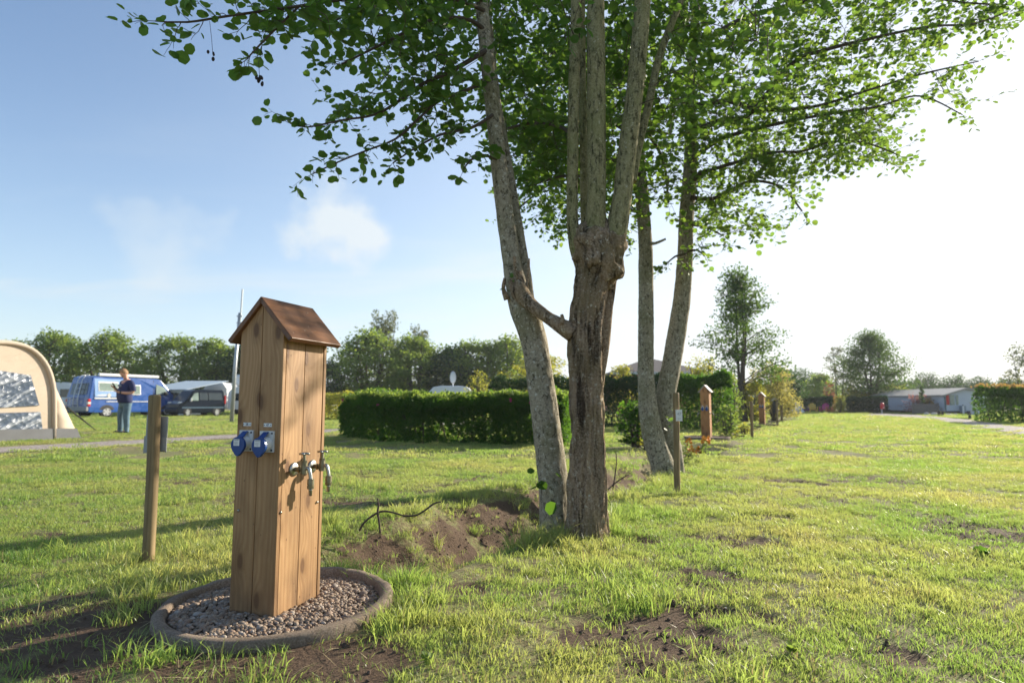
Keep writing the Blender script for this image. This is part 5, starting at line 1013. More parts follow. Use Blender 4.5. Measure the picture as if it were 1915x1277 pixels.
# dark passenger van
c = G(424, 778.5); W, Lv = 1.9, 4.7; yaw = R(238); fx = np.array([math.cos(yaw), math.sin(yaw)]); lf = np.array([-fx[1], fx[0]])
o = c[:2] - lf * (W / 2)
rt = thing('minibus', 'dark blue-black passenger van parked in front of the white awning', 'van', (o[0], o[1], 0), yaw); rt.scale = (.66, .78, .88); ins = lambda z: .0 if z < .95 else .20 * ((z - .95) / 1.0)**1.3
van_body(rt, [(.02, .30), (0, .75), (.06, 1.80), (.25, 1.93), (2.9, 1.93), (3.2, 1.84), (4.02, 1.12), (4.55, .92), (4.70, .66), (4.70, .34), (4.5, .25)], W, ins, M_vanblack)
for sg in (1, -1):
    side_pane(rt, 'window', [(.25, 1.18), (1.70, 1.18), (1.70, 1.70), (.32, 1.70)], sg, W, ins, M_glass, .008); side_pane(rt, 'window', [(1.78, 1.18), (2.62, 1.18), (2.62, 1.70), (1.78, 1.70)], sg, W, ins, M_glass, .008); side_pane(rt, 'window', [(2.72, 1.14), (3.62, 1.14), (3.10, 1.66), (2.72, 1.70)], sg, W, ins, M_glassl, .008)
    side_pane(rt, 'side_moulding', [(.1, .60), (4.3, .60), (4.3, .70), (.1, .70)], sg, W, ins, plain('moulding_blue_grey', (.05, .10, .15), .4), .014)
    m = MB(); m.box((4.34, sg * .74, .98), (.32, .28, .16)); m.build('headlight', M_lampw, rt, bevel=.05)
    m = MB(); m.box((.03, sg * (W / 2 - .04), 1.22), (.14, .12, .62)); m.build('tail_light', M_red, rt, bevel=.03)
    m = MB(); m.box((3.55, sg * (W / 2 + .10), 1.20), (.12, .18, .22)); m.build('mirror', M_lampw, rt, bevel=.03)
    for x in (.85, 3.75):
        m = MB(); a = np.linspace(0, math.pi, 14); m.prism([(x + .38 * math.cos(q), .33 + .38 * math.sin(q)) for q in a] + [(x - .38, .26), (x + .38, .26)], sg * (W / 2 - .03), sg * (W / 2 + .003)); m.build('wheel_arch', M_black, rt); wheel(rt, x, sg * (W / 2 - .09), .32, .20, sg)
m = MB(); m.prism([(3.24, 1.80), (3.98, 1.155), (3.95, 1.12), (3.20, 1.78)], -.74, .74); m.build('windscreen', M_glass, rt); m = MB(); m.box((4.68, 0, .46), (.14, 1.7, .26)); m.build('bumper', M_black, rt, bevel=.05)
# caravan with awning behind it
D0 = 47.0; yaw = R(-4)
def caravan(name, label, x0px, x1px, D, ztop, z0, mat=M_gel, windows=True, grp=None, rz=0.0):
    a = at(x0px, D=D); b = at(x1px, D=D); L = b[0] - a[0]; rt = thing(name, label, 'caravan', (a[0], a[1], 0), rz, grp)
    m = MB(); h = ztop; m.prism([(.05, .42), (L - .05, .42), (L, .9), (L - .05, h * .80), (L - .35, h * .97), (L - .8, h), (.7, h), (.28, h * .96), (.03, h * .8), (0, .9)], 0, 2.2); m.build('body', mat, rt, bevel=.06, seg=3)
    if windows:
        for xx in (.22, .62): m = MB(); m.prism([(L * xx, h * .52), (L * xx + .8, h * .52), (L * xx + .8, h * .78), (L * xx, h * .78)], -.012, .01); m.build('window', M_glass, rt, bevel=.01)
    m = MB(); m.tube([(L * .5, .12, .32), (L * .5, .16, .32), (L * .5, .34, .32)], [.30, .32, .32], 24); m.build('wheel', M_tyre, rt)
    return rt, L, h
caravan('caravan', 'white rounded caravan behind the dark van, joined to the awning', 378, 424, 44.0, 2.35, 0, grp=None, windows=False)
rt, L, h = caravan('caravan', 'white caravan half hidden behind the beige tent and blue van', 70, 135, 50, 2.55, 0)
rt, L, h = caravan('motorhome', 'white motorhome with roof dish between the grey pole and the wooden pillar', 425, 466, 42, 1.95, 0)
m = MB(); m.lathe([(0, 0), (.2, .03), (.36, .10), (.37, .12), (.2, .06), (0, .035)], 24); v = m.v[0]; m.v[0] = np.stack([v[:, 0], -v[:, 2] * 1.0, v[:, 1]], 1) + [.45, .7, 2.45]; m.cyl((.45, .72, 1.95), (.45, .72, 2.45), .03, 8); m.build('satellite_dish', M_gel, rt, smooth=True)
rt, L, h = caravan('caravan', 'white caravan roof with raised oval dish showing over the rose hedge', 800, 885, 34, 1.80, 0, windows=False)
m = MB(); m.lathe([(0, 0), (.12, .02), (.21, .06), (.22, .08), (.1, .04), (0, .03)], 24); v = m.v[0]; m.v[0] = np.stack([v[:, 0] * .8, -v[:, 2], v[:, 1] * 1.6], 1) + [1.32, .6, 2.28]; m.cyl((1.32, .62, 1.8), (1.32, .62, 2.2), .03, 8); m.build('satellite_dish', M_gel, rt, smooth=True)
a = at(276, D=40.5); b = at(350, D=40.5); L = b[0] - a[0]
rt = thing('awning', 'white caravan awning with blue-grey roof and tall windows behind the dark van', 'awning', (a[0], a[1], 0))
m = MB(); m.prism([(0, .05), (L, .05), (L, 1.72), (0, 1.72)], 0, .05); m.prism([(L - .05, .05), (L, .05), (L, 1.75), (L - .05, 1.75)], .05, 2.4); m.build('wall', M_gel, rt)
M_awn = plain('blue_grey_awning_cloth', (.36, .44, .50), .7, var=.05, scale=3)
m = MB(); v = [(-.55, -.25, 1.72), (L + .05, -.25, 1.75), (L + 1.3, 2.9, 2.42), (.9, 2.9, 2.42)]; m.add(v + [(x, y, z - .04) for x, y, z in v], [[0, 1, 2, 3], [7, 6, 5, 4], [0, 4, 5, 1], [1, 5, 6, 2], [2, 6, 7, 3], [3, 7, 4, 0]]); m.build('roof', M_awn, rt)
for x0, x1 in ((.12, .42), (.52, 1.30), (1.42, 2.05)): m = MB(); m.prism([(x0, .70), (x1, .70), (x1, 1.55), (x0, 1.55)], -.02, .0); m.build('window', M_glass, rt)
for k in range(2):
    s_ = thing('camp_chair', 'orange camp chair seen through the awning window, %s one' % ('left' if k == 0 else 'right'), 'chair', (a[0] + .62 + .32 * k, a[1] - .42, 0), 0, 'orange chairs at the awning')
    m = MB(); m.box((0, 0, .42), (.26, .3, .03)); m.build('seat', M_orange := plain('orange_cloth', (.60, .20, .04), .7), s_); m = MB(); m.box((0, .15, .62), (.26, .03, .40)); m.build('backrest', M_orange, s_)
    for ex in (-.11, .11):
        for ey in (-.12, .12): m = MB(); m.cyl((ex, ey, 0), (ex, ey, .42), .012, 6); m.build('leg', M_alu, s_)

# ------------------------------------------------------------------ beige tent
M_canvas = None
t = NT('beige_canvas'); co = t.coord(); wr = t.noise(t.map(t.map(co, rot=(0, R(28), 0)), (.8, .8, 4)), 1.4, 4, .5, .4); n1 = t.noise(co, 1.1, 3, .5)
t.pbr(t.mix(t.rng(n1, .3, .7), (.58, .48, .375), (.66, .56, .45)), .85, 0, .2, t.bump(wr, .55, .06)); t.translucent(t.p.outputs[0], (.62, .50, .36), .22); M_canvas = t.m
M_mud = plain('grey_mud_valance', (.10, .105, .115), .6, var=.15, scale=4, bump=.4)
t = NT('clear_tent_window'); co = t.coord(); wr = t.noise(t.map(t.map(co, rot=(0, R(30), 0)), (.8, .8, 6.5)), 1.1, 4, .55, .5); cr_ = t.voro(t.map(co, (9, 9, 9)), 1)
t.pbr(t.mix(t.rng(wr, .50, .64), (.08, .105, .15), (.44, .47, .52)), t.rng(wr, .4, .6, .12, .3), 0, .9, t.bump(t.math('ADD', wr, t.math('MULTIPLY', cr_, .3)), .9, .08)); M_pvc = t.m
ct = G(138, 819); ct0 = G(0, 826.5); dv = (ct0 - ct)[:2]; dl = np.linalg.norm(dv); dv /= dl; nv = np.array([dv[1], -dv[0]])
yaw = math.atan2(-dv[1], -dv[0])                      # local +x runs along the front wall to the right corner
rt = thing('tent', 'large beige tunnel tent with wrinkled clear windows and grey valance', 'tent', (ct[0], ct[1], 0), yaw)
# front arch outline in local x (negative = left) and z ; tunnel extends in +y
def zb(px, py):        # helper: picture point on the front wall plane -> local x, z
    r_ = ray(px, py); nrm = np.array([*nv, 0]); o_ = np.array([0, 0, CZ]); tt_ = np.dot(ct - o_, nrm) / np.dot(r_, nrm); q_ = o_ + tt_ * r_; return float(np.dot((q_ - ct)[:2], -dv)), float(q_[2])
arch = [zb(px, py) for px, py in ((101, 821), (100, 790), (100, 760), (99, 730), (95, 708), (87, 686), (74, 667), (57, 653), (38, 645), (18, 641), (0, 640), (-40, 641), (-80, 646), (-110, 656), (-135, 675), (-150, 700), (-156, 740), (-158, 838))]
m = MB(); arc = np.array([(x, 0, max(z, 0)) for x, z in arch]); arc = resample(arc, [1] * len(arc), .12)[0]; n_ = len(arc)
rows = []; 
for k in range(9): yy = k * .45; rows.append(arc * [1, 1, 1 - .012 * k] + [0, yy, .03 * math.cos(k * math.pi)])
V_ = np.vstack(rows); i = np.arange(8)[:, None] * n_; j = np.arange(n_ - 1)[None, :]; m.add(V_, np.stack([i + j, i + j + 1, i + n_ + j + 1, i + n_ + j], -1).reshape(-1, 4))
m.f.append(np.array([list(range(n_))])); sh_ = m.build('shell', M_canvas, rt, smooth=False)
rib = MB(); rib.tube(arc + [0, -.03, 0], [.05] * n_, 10); rib.build('inflatable_rib', M_canvas, rt, smooth=True)
# side wing sloping to the ground at the right
w_ = [zb(100, 716), zb(108, 735), zb(122, 765), zb(136, 795), zb(146, 816)]; w0 = [zb(99, 716), zb(99, 745), zb(99, 775), zb(99, 800), zb(99, 821)]
m = MB(); fr = [(x, -.02, z) for x, z in w0]; bk = [(x, -.02, max(z, 0)) for i_, (x, z) in enumerate(w_)]; m.add(np.array(fr + bk), [[i_, i_ + 1, i_ + 6, i_ + 5] for i_ in range(4)]); wg = m.build('side_wing', M_canvas, rt, smooth=True); so_ = wg.modifiers.new('solid', 'SOLIDIFY'); so_.thickness = .02
def front(name, pts, mat, y0=-.03, y1=-.005, bev=0): m = MB(); m.prism([zb(*p) for p in pts], y0, y1); return m.build(name, mat, rt, bevel=bev)
front('window', [(-60, 685), (0, 693), (56, 702), (64, 730), (72, 758), (0, 762), (-60, 764)], M_pvc); front('window', [(-60, 777), (0, 772), (74, 770), (78, 802), (0, 804), (-60, 806)], M_pvc)
front('valance', [(-156, 810), (0, 803), (100, 801), (101, 821), (0, 828), (-156, 838)], M_mud, -.05, -.006)
m = MB(); a_, b_, c_, d_ = zb(101, 801), zb(139.5, 801), zb(147, 817), zb(101, 821); m.add([(a_[0], -.06, a_[1]), (b_[0], -.06, b_[1]), (c_[0], -.06, 0), (d_[0], -.06, 0)], [[0, 1, 2, 3]]); v_ = m.build('valance', M_mud, rt); v_.modifiers.new('solid', 'SOLIDIFY').thickness = .02
m = MB(); p_ = zb(126, 762); g_ = G(180, 806); gl = np.array([np.dot((g_ - ct)[:2], -dv), np.dot((g_ - ct)[:2], nv), .02]); m.tube([(p_[0], 0, p_[1]), tuple((np.array([p_[0], 0, p_[1]]) + gl) / 2), tuple(gl)], [.025, .022, .008], 6); m.build('guy_strap', M_black, rt)

# ------------------------------------------------------------------ pole, bins, boards, buildings, chairs
c = G(437, 790); rt = thing('metal_pole', 'tall grey metal pole with thin aerial on top, behind the wooden pillar', 'pole', (c[0], c[1], 0))
h = P(437, 585, c[1])[2]; h2 = P(443, 541, c[1])[2]
M_zinc = plain('galvanised', (.40, .43, .45), .45, .5, var=.08, scale=6)
m = MB(); m.tube([(-.09, 0, -.1), (-.05, 0, h * .5), (.04, 0, h)], [.085, .075, .05], 14); m.build('shaft', M_zinc, rt, smooth=True)
m = MB(); m.cyl((.09, .0, h - .55), (.13, 0, h2), .035, 8); m.build('aerial', M_zinc, rt); m = MB()
m.box((.06, 0, h - .15), (.24, .08, .06)); m.build('bracket', M_zinc, rt); m = MB(); m.box((.06, 0, h - .45), (.24, .08, .06)); m.build('bracket', M_zinc, rt)
c = G(1451, 788); rt = thing('notice_board', 'black board with tiny pale roof on two dark posts beyond the farthest pillar', 'notice board', (c[0], c[1], 0), R(-8))
z1 = P(1451, 749, c[1])[2]; z0 = P(1451, 772, c[1])[2]
m = MB(); m.box((0, 0, (z0 + z1) / 2), (.22, .12, z1 - z0)); m.build('board', M_black, rt, bevel=.01)
m = MB(); m.prism([(-.16, z1 - .02), (0, z1 + .10), (.16, z1 - .02), (.16, z1), (0, z1 + .12), (-.16, z1)], -.1, .1); m.build('roof', M_roofgrey, rt)
for x in (-.10, .09): m = MB(); m.box((x, .08, z1 * .42), (.05, .05, z1 * .85)); m.build('post', M_bgbark, rt)
# brick house with hip roof
M_brick = plain('red_brick_wall', (.30, .085, .05), .85, var=.2, scale=8); M_rooft = plain('brown_roof_tiles', (.105, .085, .08), .8, var=.2, scale=3); M_whitep = plain('white_paint', (.78, .78, .76), .5, var=.04, scale=3)
D = 52.0; a = at(1149, D=D); b = at(1322, D=D); L = b[0] - a[0]; ze = P(1200, 696, D)[2]; zr = P(1228, 676, D + 4)[2] + .25
rt = thing('brick_house', 'red brick house with shallow brown hipped roof behind the tall hedge', 'house', (a[0], a[1], 0))
m = MB(); m.box((L / 2, 4, ze / 2), (L - .8, 8, ze)); m.build('wall', M_brick, rt)
m = MB(); v = [(-.3, -.6, ze), (L + .3, -.6, ze), (L + .3, 8.6, ze), (-.3, 8.6, ze), (L * .46, 4, zr), (L * .54, 4, zr)]; v += [(x, y, z - .18) for x, y, z in v[:4]]
m.add(v, [[0, 1, 5, 4], [2, 3, 4, 5], [9, 8, 7, 6], [6, 7, 1, 0], [7, 8, 2, 1], [8, 9, 3, 2], [9, 6, 0, 3]], [[1, 2, 5], [3, 0, 4]]); m.build('roof', M_rooft, rt)
m = MB(); m.box((L / 2, -.62, ze - .10), (L + .7, .06, .2)); m.build('gutter', M_zinc, rt)
for xx in (.30, .47, .80): m = MB(); m.box((L * xx, -.02, ze - 1.45), (1.1, .06, 1.3)); w1 = m.build('window', M_whitep, rt); m = MB(); m.box((L * xx, -.06, ze - 1.45), (.9, .04, 1.1)); m.build('pane', M_glassl, w1)
# mobile homes
D = 47; a = at(1766, D=D); b = at(1828, D=D - 1); L = b[0] - a[0]; M_clad = plain('pale_blue_grey_cladding', (.50, .55, .62), .6, var=.03, scale=2)
rt = thing('mobile_home', 'pale grey-white mobile home with low gable facing the lawn, beside the right hedge', 'mobile home', (a[0], a[1], 0), R(2)); z1, z2 = P(1766, 740, D)[2], P(1822, 728, D)[2]
L_ = L + 1.6
m = MB(); m.prism([(0, .25), (L_, .25), (L_, z2 - .25), (L * .95, z2), (0, z1)], 0, 9); m.build('wall', M_clad, rt)
m = MB(); m.prism([(-.15, z1 - .04), (L * .95, z2 + .02), (L_ + .1, z2 - .28), (L_ + .1, z2 - .18), (L * .95, z2 + .13), (-.15, z1 + .07)], -.2, 9.2); m.build('roof', M_roofgrey, rt)
m = MB(); m.box((L_ / 2, .03, .13), (L_ - .1, .1, .26)); m.build('skirting', M_black, rt)
for x0, w__, c__ in ((.28, .22, M_red), (.62, .35, M_glassl), (1.02, .16, M_glassl)): m = MB(); m.box((x0, -.02, 1.1), (w__, .05, .75)); m.build('window', c__, rt)
m = MB(); m.box((.05, -.06, z1 / 2), (.07, .07, z1 - .1)); m.build('downpipe', plain('teal_pipe', (.08, .16, .17), .5), rt)
m = MB(); m.box((L * .72, -.2, .42), (.32, .3, .5)); m.build('gas_locker', plain('grey_locker', (.25, .3, .35), .5), rt, bevel=.02)
a = at(1664, D=56); b = at(1775, D=56); L = b[0] - a[0]
rt = thing('mobile_home', 'long low mobile home with pale grey roof, behind fence and pink shrub', 'mobile home', (a[0], a[1], 0)); z1 = P(1700, 741, 56)[2]; z2 = P(1700, 731, 58)[2]
m = MB(); m.box((L / 2, 2.5, z1 / 2), (L, 5, z1)); m.build('wall', M_clad, rt); m = MB(); m.prism([(-.3, z1 - .05), (2.5, z2), (5.3, z1 - .05), (5.3, z1 + .05), (2.5, z2 + .1), (-.3, z1 + .05)], -.2, L + .2, axis='x'); o_ = m.build('roof', plain('ribbed_grey_roof', (.34, .34, .33), .6, var=.15, scale=6), rt)
m = MB(); m.box((L * .72, -.03, 1.05), (1.5, .06, 1.0)); w1 = m.build('window', M_whitep, rt)
for ex in (-.4, .4): m = MB(); m.box((L * .72 + ex, -.07, 1.05), (.32, .04, .75)); m.build('pane', M_red if ex < 0 else M_glassl, w1)
m = MB(); m.box((L * .86, -.03, .9), (.6, .06, 1.4)); m.build('door', M_glass, rt)
a = at(1707, D=46.5); b = at(1764, D=46); L = b[0] - a[0]; M_fence = plain('weathered_fence', (.17, .145, .13), .85, var=.2, scale=5)
rt = thing('wooden_fence', 'grey weathered board fence in front of the long mobile home', 'fence', (a[0], a[1], 0))
m = MB(); r = np.random.RandomState(4)
for k in range(int(L / .13)): m.box((.065 + k * .13, 0, .40 + r.uniform(-.005, .005)), (.12, .022 + .004 * (k % 2), .80))
m.build('boards', M_fence, rt)
for k in range(4): m = MB(); m.box((k * L / 3, .04, .43), (.09, .06, .86)); m.build('post', M_fence, rt)
# rocks, bench, bollard, post, cabinet, extinguisher box
M_rock = plain('pale_boulder', (.46, .43, .39), .85, var=.2, scale=5, bump=.5)
for k, (px, py, w__, h__, lab) in enumerate(((1733, 777, 10, 7, 'small pale boulder on the grass, leftmost of the row'), (1747, 777, 13, 7, 'wider pale boulder just left of the low black bench'), (1774, 777, 15, 4, 'flat pale boulder right of the low black bench'), (1787, 777, 8, 5, 'rightmost pale boulder before the mobile home'))):
    c = G(px, py); sc_ = w__ * c[1] / FPX / 2; m = MB(); V_ = IV * (1 + .25 * (fbm(IV[:, 0] * 1.7 + k * 5, IV[:, 1] * 1.7, IV[:, 2] * 1.7, 5) - .5)[:, None] * 2); m.add(V_ * [sc_, sc_ * .8, h__ * c[1] / FPX * .62] + [0, 0, h__ * c[1] / FPX * .3], IF)
    rk = m.build('boulder', M_rock, smooth=True, bevel=0); sb = rk.modifiers.new('sub', 'SUBSURF'); sb.levels = 1; sb.render_levels = 1; rk.location = (c[0], c[1], 0); tag(rk, lab, 'boulder', 'pale boulders beside the gravel lane')
c = G(1760, 778); rt = thing('bench', 'low black bench standing between the pale boulders', 'bench', (c[0], c[1], 0))
m = MB(); m.box((0, 0, .31), (.62, .3, .06)); m.build('seat', M_black, rt)
for x in (-.12, .1): m = MB(); m.box((x, 0, .14), (.06, .2, .28)); m.build('leg', M_black, rt)
c = G(1814, 784); rt = thing('bollard', 'short black lawn lamp with flat cap beside the gravel lane', 'bollard lamp', (c[0], c[1], 0)); m = MB(); m.tube([(0, 0, 0), (0, 0, .02), (0, 0, .22)], [.09, .08, .055], 12); m.build('post', M_black, rt); m = MB(); m.cyl((0, 0, .24), (0, 0, .30), .11, 14, .09); m.build('cap', M_black, rt)
c = G(1802, 775); rt = thing('white_post', 'thin white upright post in front of the pale gable', 'post', (c[0], c[1], 0)); m = MB(); m.cyl((0, 0, 0), (0, 0, .64), .06, 12, .055); m.build('shaft', M_whitep, rt); m = MB(); m.cyl((0, 0, .68), (0, 0, .74), .045, 10, .02); m.cyl((0, 0, .63), (0, 0, .69), .02, 8); m.build('cap', M_black, rt)
c = G(1824, 777); rt = thing('utility_cabinet', 'pale utility cabinet against the left end of the copper-topped hedge', 'cabinet', (c[0], c[1], 0)); m = MB(); m.box((0, 0, .45), (.42, .3, .84)); m.build('case', M_clad, rt, bevel=.01); m = MB(); m.box((0, 0, .895), (.48, .36, .05)); m.build('lid', M_roofgrey, rt); m = MB(); m.box((.0, -.155, .45), (.34, .012, .7)); m.build('door', M_clad, rt)
c = G(1650, 774); rt = thing('extinguisher_box', 'red fire point on a grey post in front of the far clipped hedge', 'fire point', (c[0], c[1], 0)); m = MB(); m.box((0, .03, .40), (.10, .05, .80)); m.build('post', M_zinc, rt)
m = MB(); m.tube([(0, -.06, .40), (0, -.06, .44), (0, -.06, .72), (0, -.06, .84), (0, -.06, .90)], [.12, .15, .15, .12, .04], 14); m.build('cover', plain('red_cover', (.55, .02, .03), .45), rt, smooth=True); m = MB(); m.box((0, -.215, .50), (.10, .01, .07)); m.build('label', M_whitep, rt)
# small white pyramid tent
c = G(1490, 772); rt = thing('small_tent', 'small white pointed tent half hidden by the far hedge', 'tent', (c[0], c[1], 0), R(20)); m = MB(); m.add([(-.5, -.5, 0), (.5, -.5, 0), (.5, .5, 0), (-.5, .5, 0), (0, 0, 1.0)], [[0, 1, 4], [1, 2, 4], [2, 3, 4], [3, 0, 4]]); m.build('canopy', M_gel, rt); m = MB(); m.prism([(-.14, .02), (.14, .02), (0, .55)], -.42, -.40); m.build('door', M_black, rt)
# garden chairs
def adk(label, px, py, color, rz):
    c = G(px, py); M_ = plain('chair_paint_' + str(px), color, .5, var=.05, scale=5, bump=0); rt = thing('garden_chair', label, 'garden chair', (c[0], c[1], 0), rz, 'coloured slatted chairs in front of the clipped hedge')
    m = MB()
    for k in range(5): x = -.20 + k * .10; m.bar((x, .14, .26), (x * 1.25, .42, .86 - .25 * (x / .2)**2 * .5), .085, .02, up=(0, 1, 0))
    m.build('backrest', M_, rt); m = MB()
    for k in range(5): m.bar((-.25, -.32 + k * .11, .34 - k * .022), (.25, -.32 + k * .11, .34 - k * .022), .09, .02)
    m.build('seat', M_, rt)
    for sx in (-1, 1):
        m = MB(); m.box((sx * .33, -.05, .52), (.13, .66, .025)); m.build('armrest', M_, rt); m = MB(); m.box((sx * .29, -.30, .26), (.04, .09, .52)); m.build('leg', M_, rt); m = MB(); m.bar((sx * .27, -.30, .32), (sx * .27, .46, .05), .04, .1); m.build('leg', M_, rt)
adk('purple slatted garden chair, leftmost in front of the hedge', 1503, 771.5, (.13, .05, .22), R(10)); adk('yellow slatted garden chair in front of the hedge', 1521, 772, (.62, .40, .05), R(-15)); adk('magenta slatted garden chair between yellow and orange ones', 1542, 771.5, (.50, .03, .18), R(-45)); adk('orange slatted garden chair, rightmost in front of the hedge', 1556, 772, (.62, .20, .06), R(-75))
for k, (px, lab) in enumerate(((1574, 'left one of two short pale posts between the far hedges'), (1580, 'right one of two short pale posts between the far hedges'))):
    c = G(px, 772.5); rt = thing('short_post', lab, 'post', (c[0], c[1], 0), 0, 'short pale posts between the hedges'); m = MB(); m.cyl((0, 0, 0), (0, 0, .34), .06, 10); m.build('shaft', M_zinc, rt)

# ------------------------------------------------------------------ bits on the ground
def gz(px, py): c = G(px, py); return np.array([c[0], c[1], float(zt(c[0], c[1]))])
# bare curved branch stuck in the bank
a0 = gz(672, 990); D = a0[1]; rt_o = a0
m = MB()
pts = [(672, 992, D, 2.1), (681, 977, D, 2.0), (697, 964, D, 2.1), (714, 956, D, 1.9), (735, 958, D, 1.8), (756, 964, D, 1.8), (778, 963, D + .02, 2.0), (796, 953, D + .02, 2.0), (812, 941, D + .02, 1.8), (825, 938, D + .02, 1.2)]
q, rr = resample(*px_line(pts), .012); m.tube(q, rr, 8, disp=bark_disp(.2, 2, 30, 4)); q, rr = resample(*px_line([(711, 996, D - .02, 2.2), (709, 975, D - .02, 2.2), (706, 957, D - .02, 2.0), (708, 945, D - .02, 1.8), (706, 931, D - .02, 1.1)]), .012); m.tube(q, rr, 8, disp=bark_disp(.2, 2, 30, 6))
o_ = m.build('fallen_branch', plain('dead_branch', (.085, .056, .04), .85, var=.4, scale=60, bump=.5), origin=a0, smooth=True); o_.location = a0; tag(o_, 'dark bare curved branch sticking up from the left ditch bank', 'branch')
m = MB(); a0 = gz(1143, 905); D = a0[1]
for pts in ([(1146, 915, D, 1.4), (1150, 890, D, 1.3), (1153, 865, D, 1.1), (1152, 845, D, .7)], [(1130, 922, D, 1.5), (1148, 905, D, 1.3), (1165, 893, D, 1.1), (1176, 887, D, .7)]): q, rr = resample(*px_line(pts), .03); m.tube(q, rr, 6)
o_ = m.build('dead_twigs', plain('dead_branch_2', (.10, .06, .045), .85), origin=a0, smooth=True); o_.location = a0; tag(o_, 'thin dry twigs standing in the ditch right of the main trunk', 'twigs')
# clods and small stones on the bare soil
r = np.random.RandomState(17); m = MB(); n = 0
while n < 1900:
    x, y = r.uniform(-2.4, 3.2), r.uniform(1.6, 7.5)
    if r.uniform() > float(soil(x, y)) or math.hypot(x - RING[0], y - RING[1]) < .5: continue
    s_ = r.uniform(.002, .009) * (1.9 if r.uniform() < .05 else 1); V_ = IV * s_ * r.uniform(.6, 1.2, 3) * (1 + .3 * r.uniform(-1, 1, (len(IV), 1))); m.add(V_ + [x, y, float(zt(x, y)) + s_ * .3], IF, rnd=r.uniform()); n += 1
M_clod = plain('soil_clod', (.095, .062, .042), .95, var=.45, scale=80, bump=.6)
tag(m.build('soil_clods', M_clod, smooth=False), 'small clods of soil lying on the bare patches and ditch bank', 'soil', kind='stuff')
# dead straw, fallen leaves and roots
m = MB(); n = 0
while n < 1500:
    x, y = r.uniform(-3, 4), r.uniform(1.6, 8)
    k_ = float(soil(x, y)); 
    if r.uniform() > .12 + k_: continue
    z_ = float(zt(x, y)) + .006 + (.012 if k_ < .3 else 0); a_ = r.uniform(0, 6.28); L_ = r.uniform(.03, .12); d_ = np.array([math.cos(a_), math.sin(a_), r.normal() * .12]) * L_; w_ = np.array([-math.sin(a_), math.cos(a_), 0]) * .0014; p_ = np.array([x, y, z_])
    md_ = p_ + d_ * .5 + [0, 0, .008 * r.uniform()]; q_ = p_ + d_; m.add([p_ - w_, p_ + w_, md_ + w_, md_ - w_, q_ + w_ * .4, q_ - w_ * .4], [[0, 1, 2, 3], [3, 2, 4, 5]], rnd=r.uniform()); n += 1
t = NT('dead_straw'); t.pbr(t.ramp(t.attr('rnd'), [(0, (.10, .065, .035)), (.5, (.30, .23, .12)), (1, (.46, .38, .22))]), .8, 0, .2); M_straw = t.m
tag(m.build('dead_straw', M_straw), 'dry straw and thatch lying between the grass and on the bare soil', 'straw', kind='stuff')
for k in range(13):
    px_, py_ = r.uniform(700, 990), r.uniform(955, 1060); c = gz(px_, py_); m = MB(); q = [c + [0, 0, .01]]; d_ = np.array([r.uniform(.2, 1), -r.uniform(.2, .8), -.25])
    for i_ in range(5): d_ = d_ + r.normal(size=3) * .35; d_ /= np.linalg.norm(d_); nx_ = q[-1] + d_ * .035; nx_[2] = max(nx_[2], float(zt(nx_[0], nx_[1])) + .004); q.append(nx_)
    q_, rr_ = resample(q, np.linspace(.0028, .001, 6), .012); m.tube(q_ - c, rr_, 5); o_ = m.build('root', plain('root_bark', (.12, .075, .05), .85) if k == 0 else o_.data.materials[0], smooth=True); o_.location = c; tag(o_, 'thin bare root poking out of the ditch bank soil', 'root', 'bare roots in the ditch bank')
# orange lilies
c = G(1290, 846); rt = thing('orange_lily', 'clump of orange flowers on leafy stems left of the middle wooden pillar', 'flowers', (c[0], c[1], float(zt(c[0], c[1]))))
w_ = MB(); l_ = MB(); M_orp = plain('orange_petal', (.75, .34, .04), .6); r = np.random.RandomState(9)
for k in range(26):
    b = np.array([r.normal() * .09, r.normal() * .09, 0]); h_ = r.uniform(.35, .74); t_ = b * 1.6 + [r.normal() * .04, r.normal() * .04, h_]; w_.tube([b, (b + t_) / 2, t_], [.006, .005, .003], 5, cap=False); nl = 22; f = r.uniform(.1, .92, nl)[:, None]
    add_leaves(l_, b + (t_ - b) * f, unit(r, nl) * [1, 1, .3] + [0, 0, .25], r.normal(size=(nl, 3)) * .4 + [0, 0, 1], .13, LEAFL, r)
    if k < 8: f_ = MB(); add_leaves(f_, np.repeat([t_ + [.02, 0, 0]], 12, 0) + r.normal(size=(12, 3)) * .020, unit(r, 12) + [0, 0, .5], unit(r, 12), .075, LEAF4, r); f_.build('flower', M_orp, rt)
w_.build('stems', M_bgbark, rt); l_.build('foliage', M_leafbg, rt)
# tall leaf clumps at foot of tree, broad weeds
r = np.random.RandomState(31)
def weed(px, py, n, s, label, leaf=M_leafhedge, tm=LEAF, up=.5):
    c = gz(px, py); rt = thing('weed', label, 'plant', c); l = MB(); add_leaves(l, r.normal(size=(n, 3)) * [s * .25, s * .25, .004] + [0, 0, .01], unit(r, n) * [1, 1, .2] + [0, 0, up], r.normal(size=(n, 3)) * .3 + [0, 0, 1], s * r.uniform(.6, 1.1, n), tm, r); l.build('foliage', leaf, rt)
weed(1840, 1035, 11, .05, 'small dark broad-leaved weed on the bright lawn at the right', M_leafhedge); weed(1480, 1225, 14, .028, 'low leafy weed at the bottom right of the lawn', M_leafbg); weed(800, 1268, 9, .026, 'broad-leaved weed at the bottom edge right of the ring', M_leafbg)
r = np.random.RandomState(12); m = MB()
for k in range(90):
    px, py = (r.uniform(20, 420), r.uniform(880, 1010)) if k < 45 else (r.uniform(1350, 1850), r.uniform(860, 1150)); c = gz(px, py)
    add_leaves(m, np.repeat([c + [0, 0, .045]], 5, 0), unit(r, 5) * [1, 1, .1], np.repeat([[0, 0, 1.0]], 5, 0), .006, LEAF4, r)
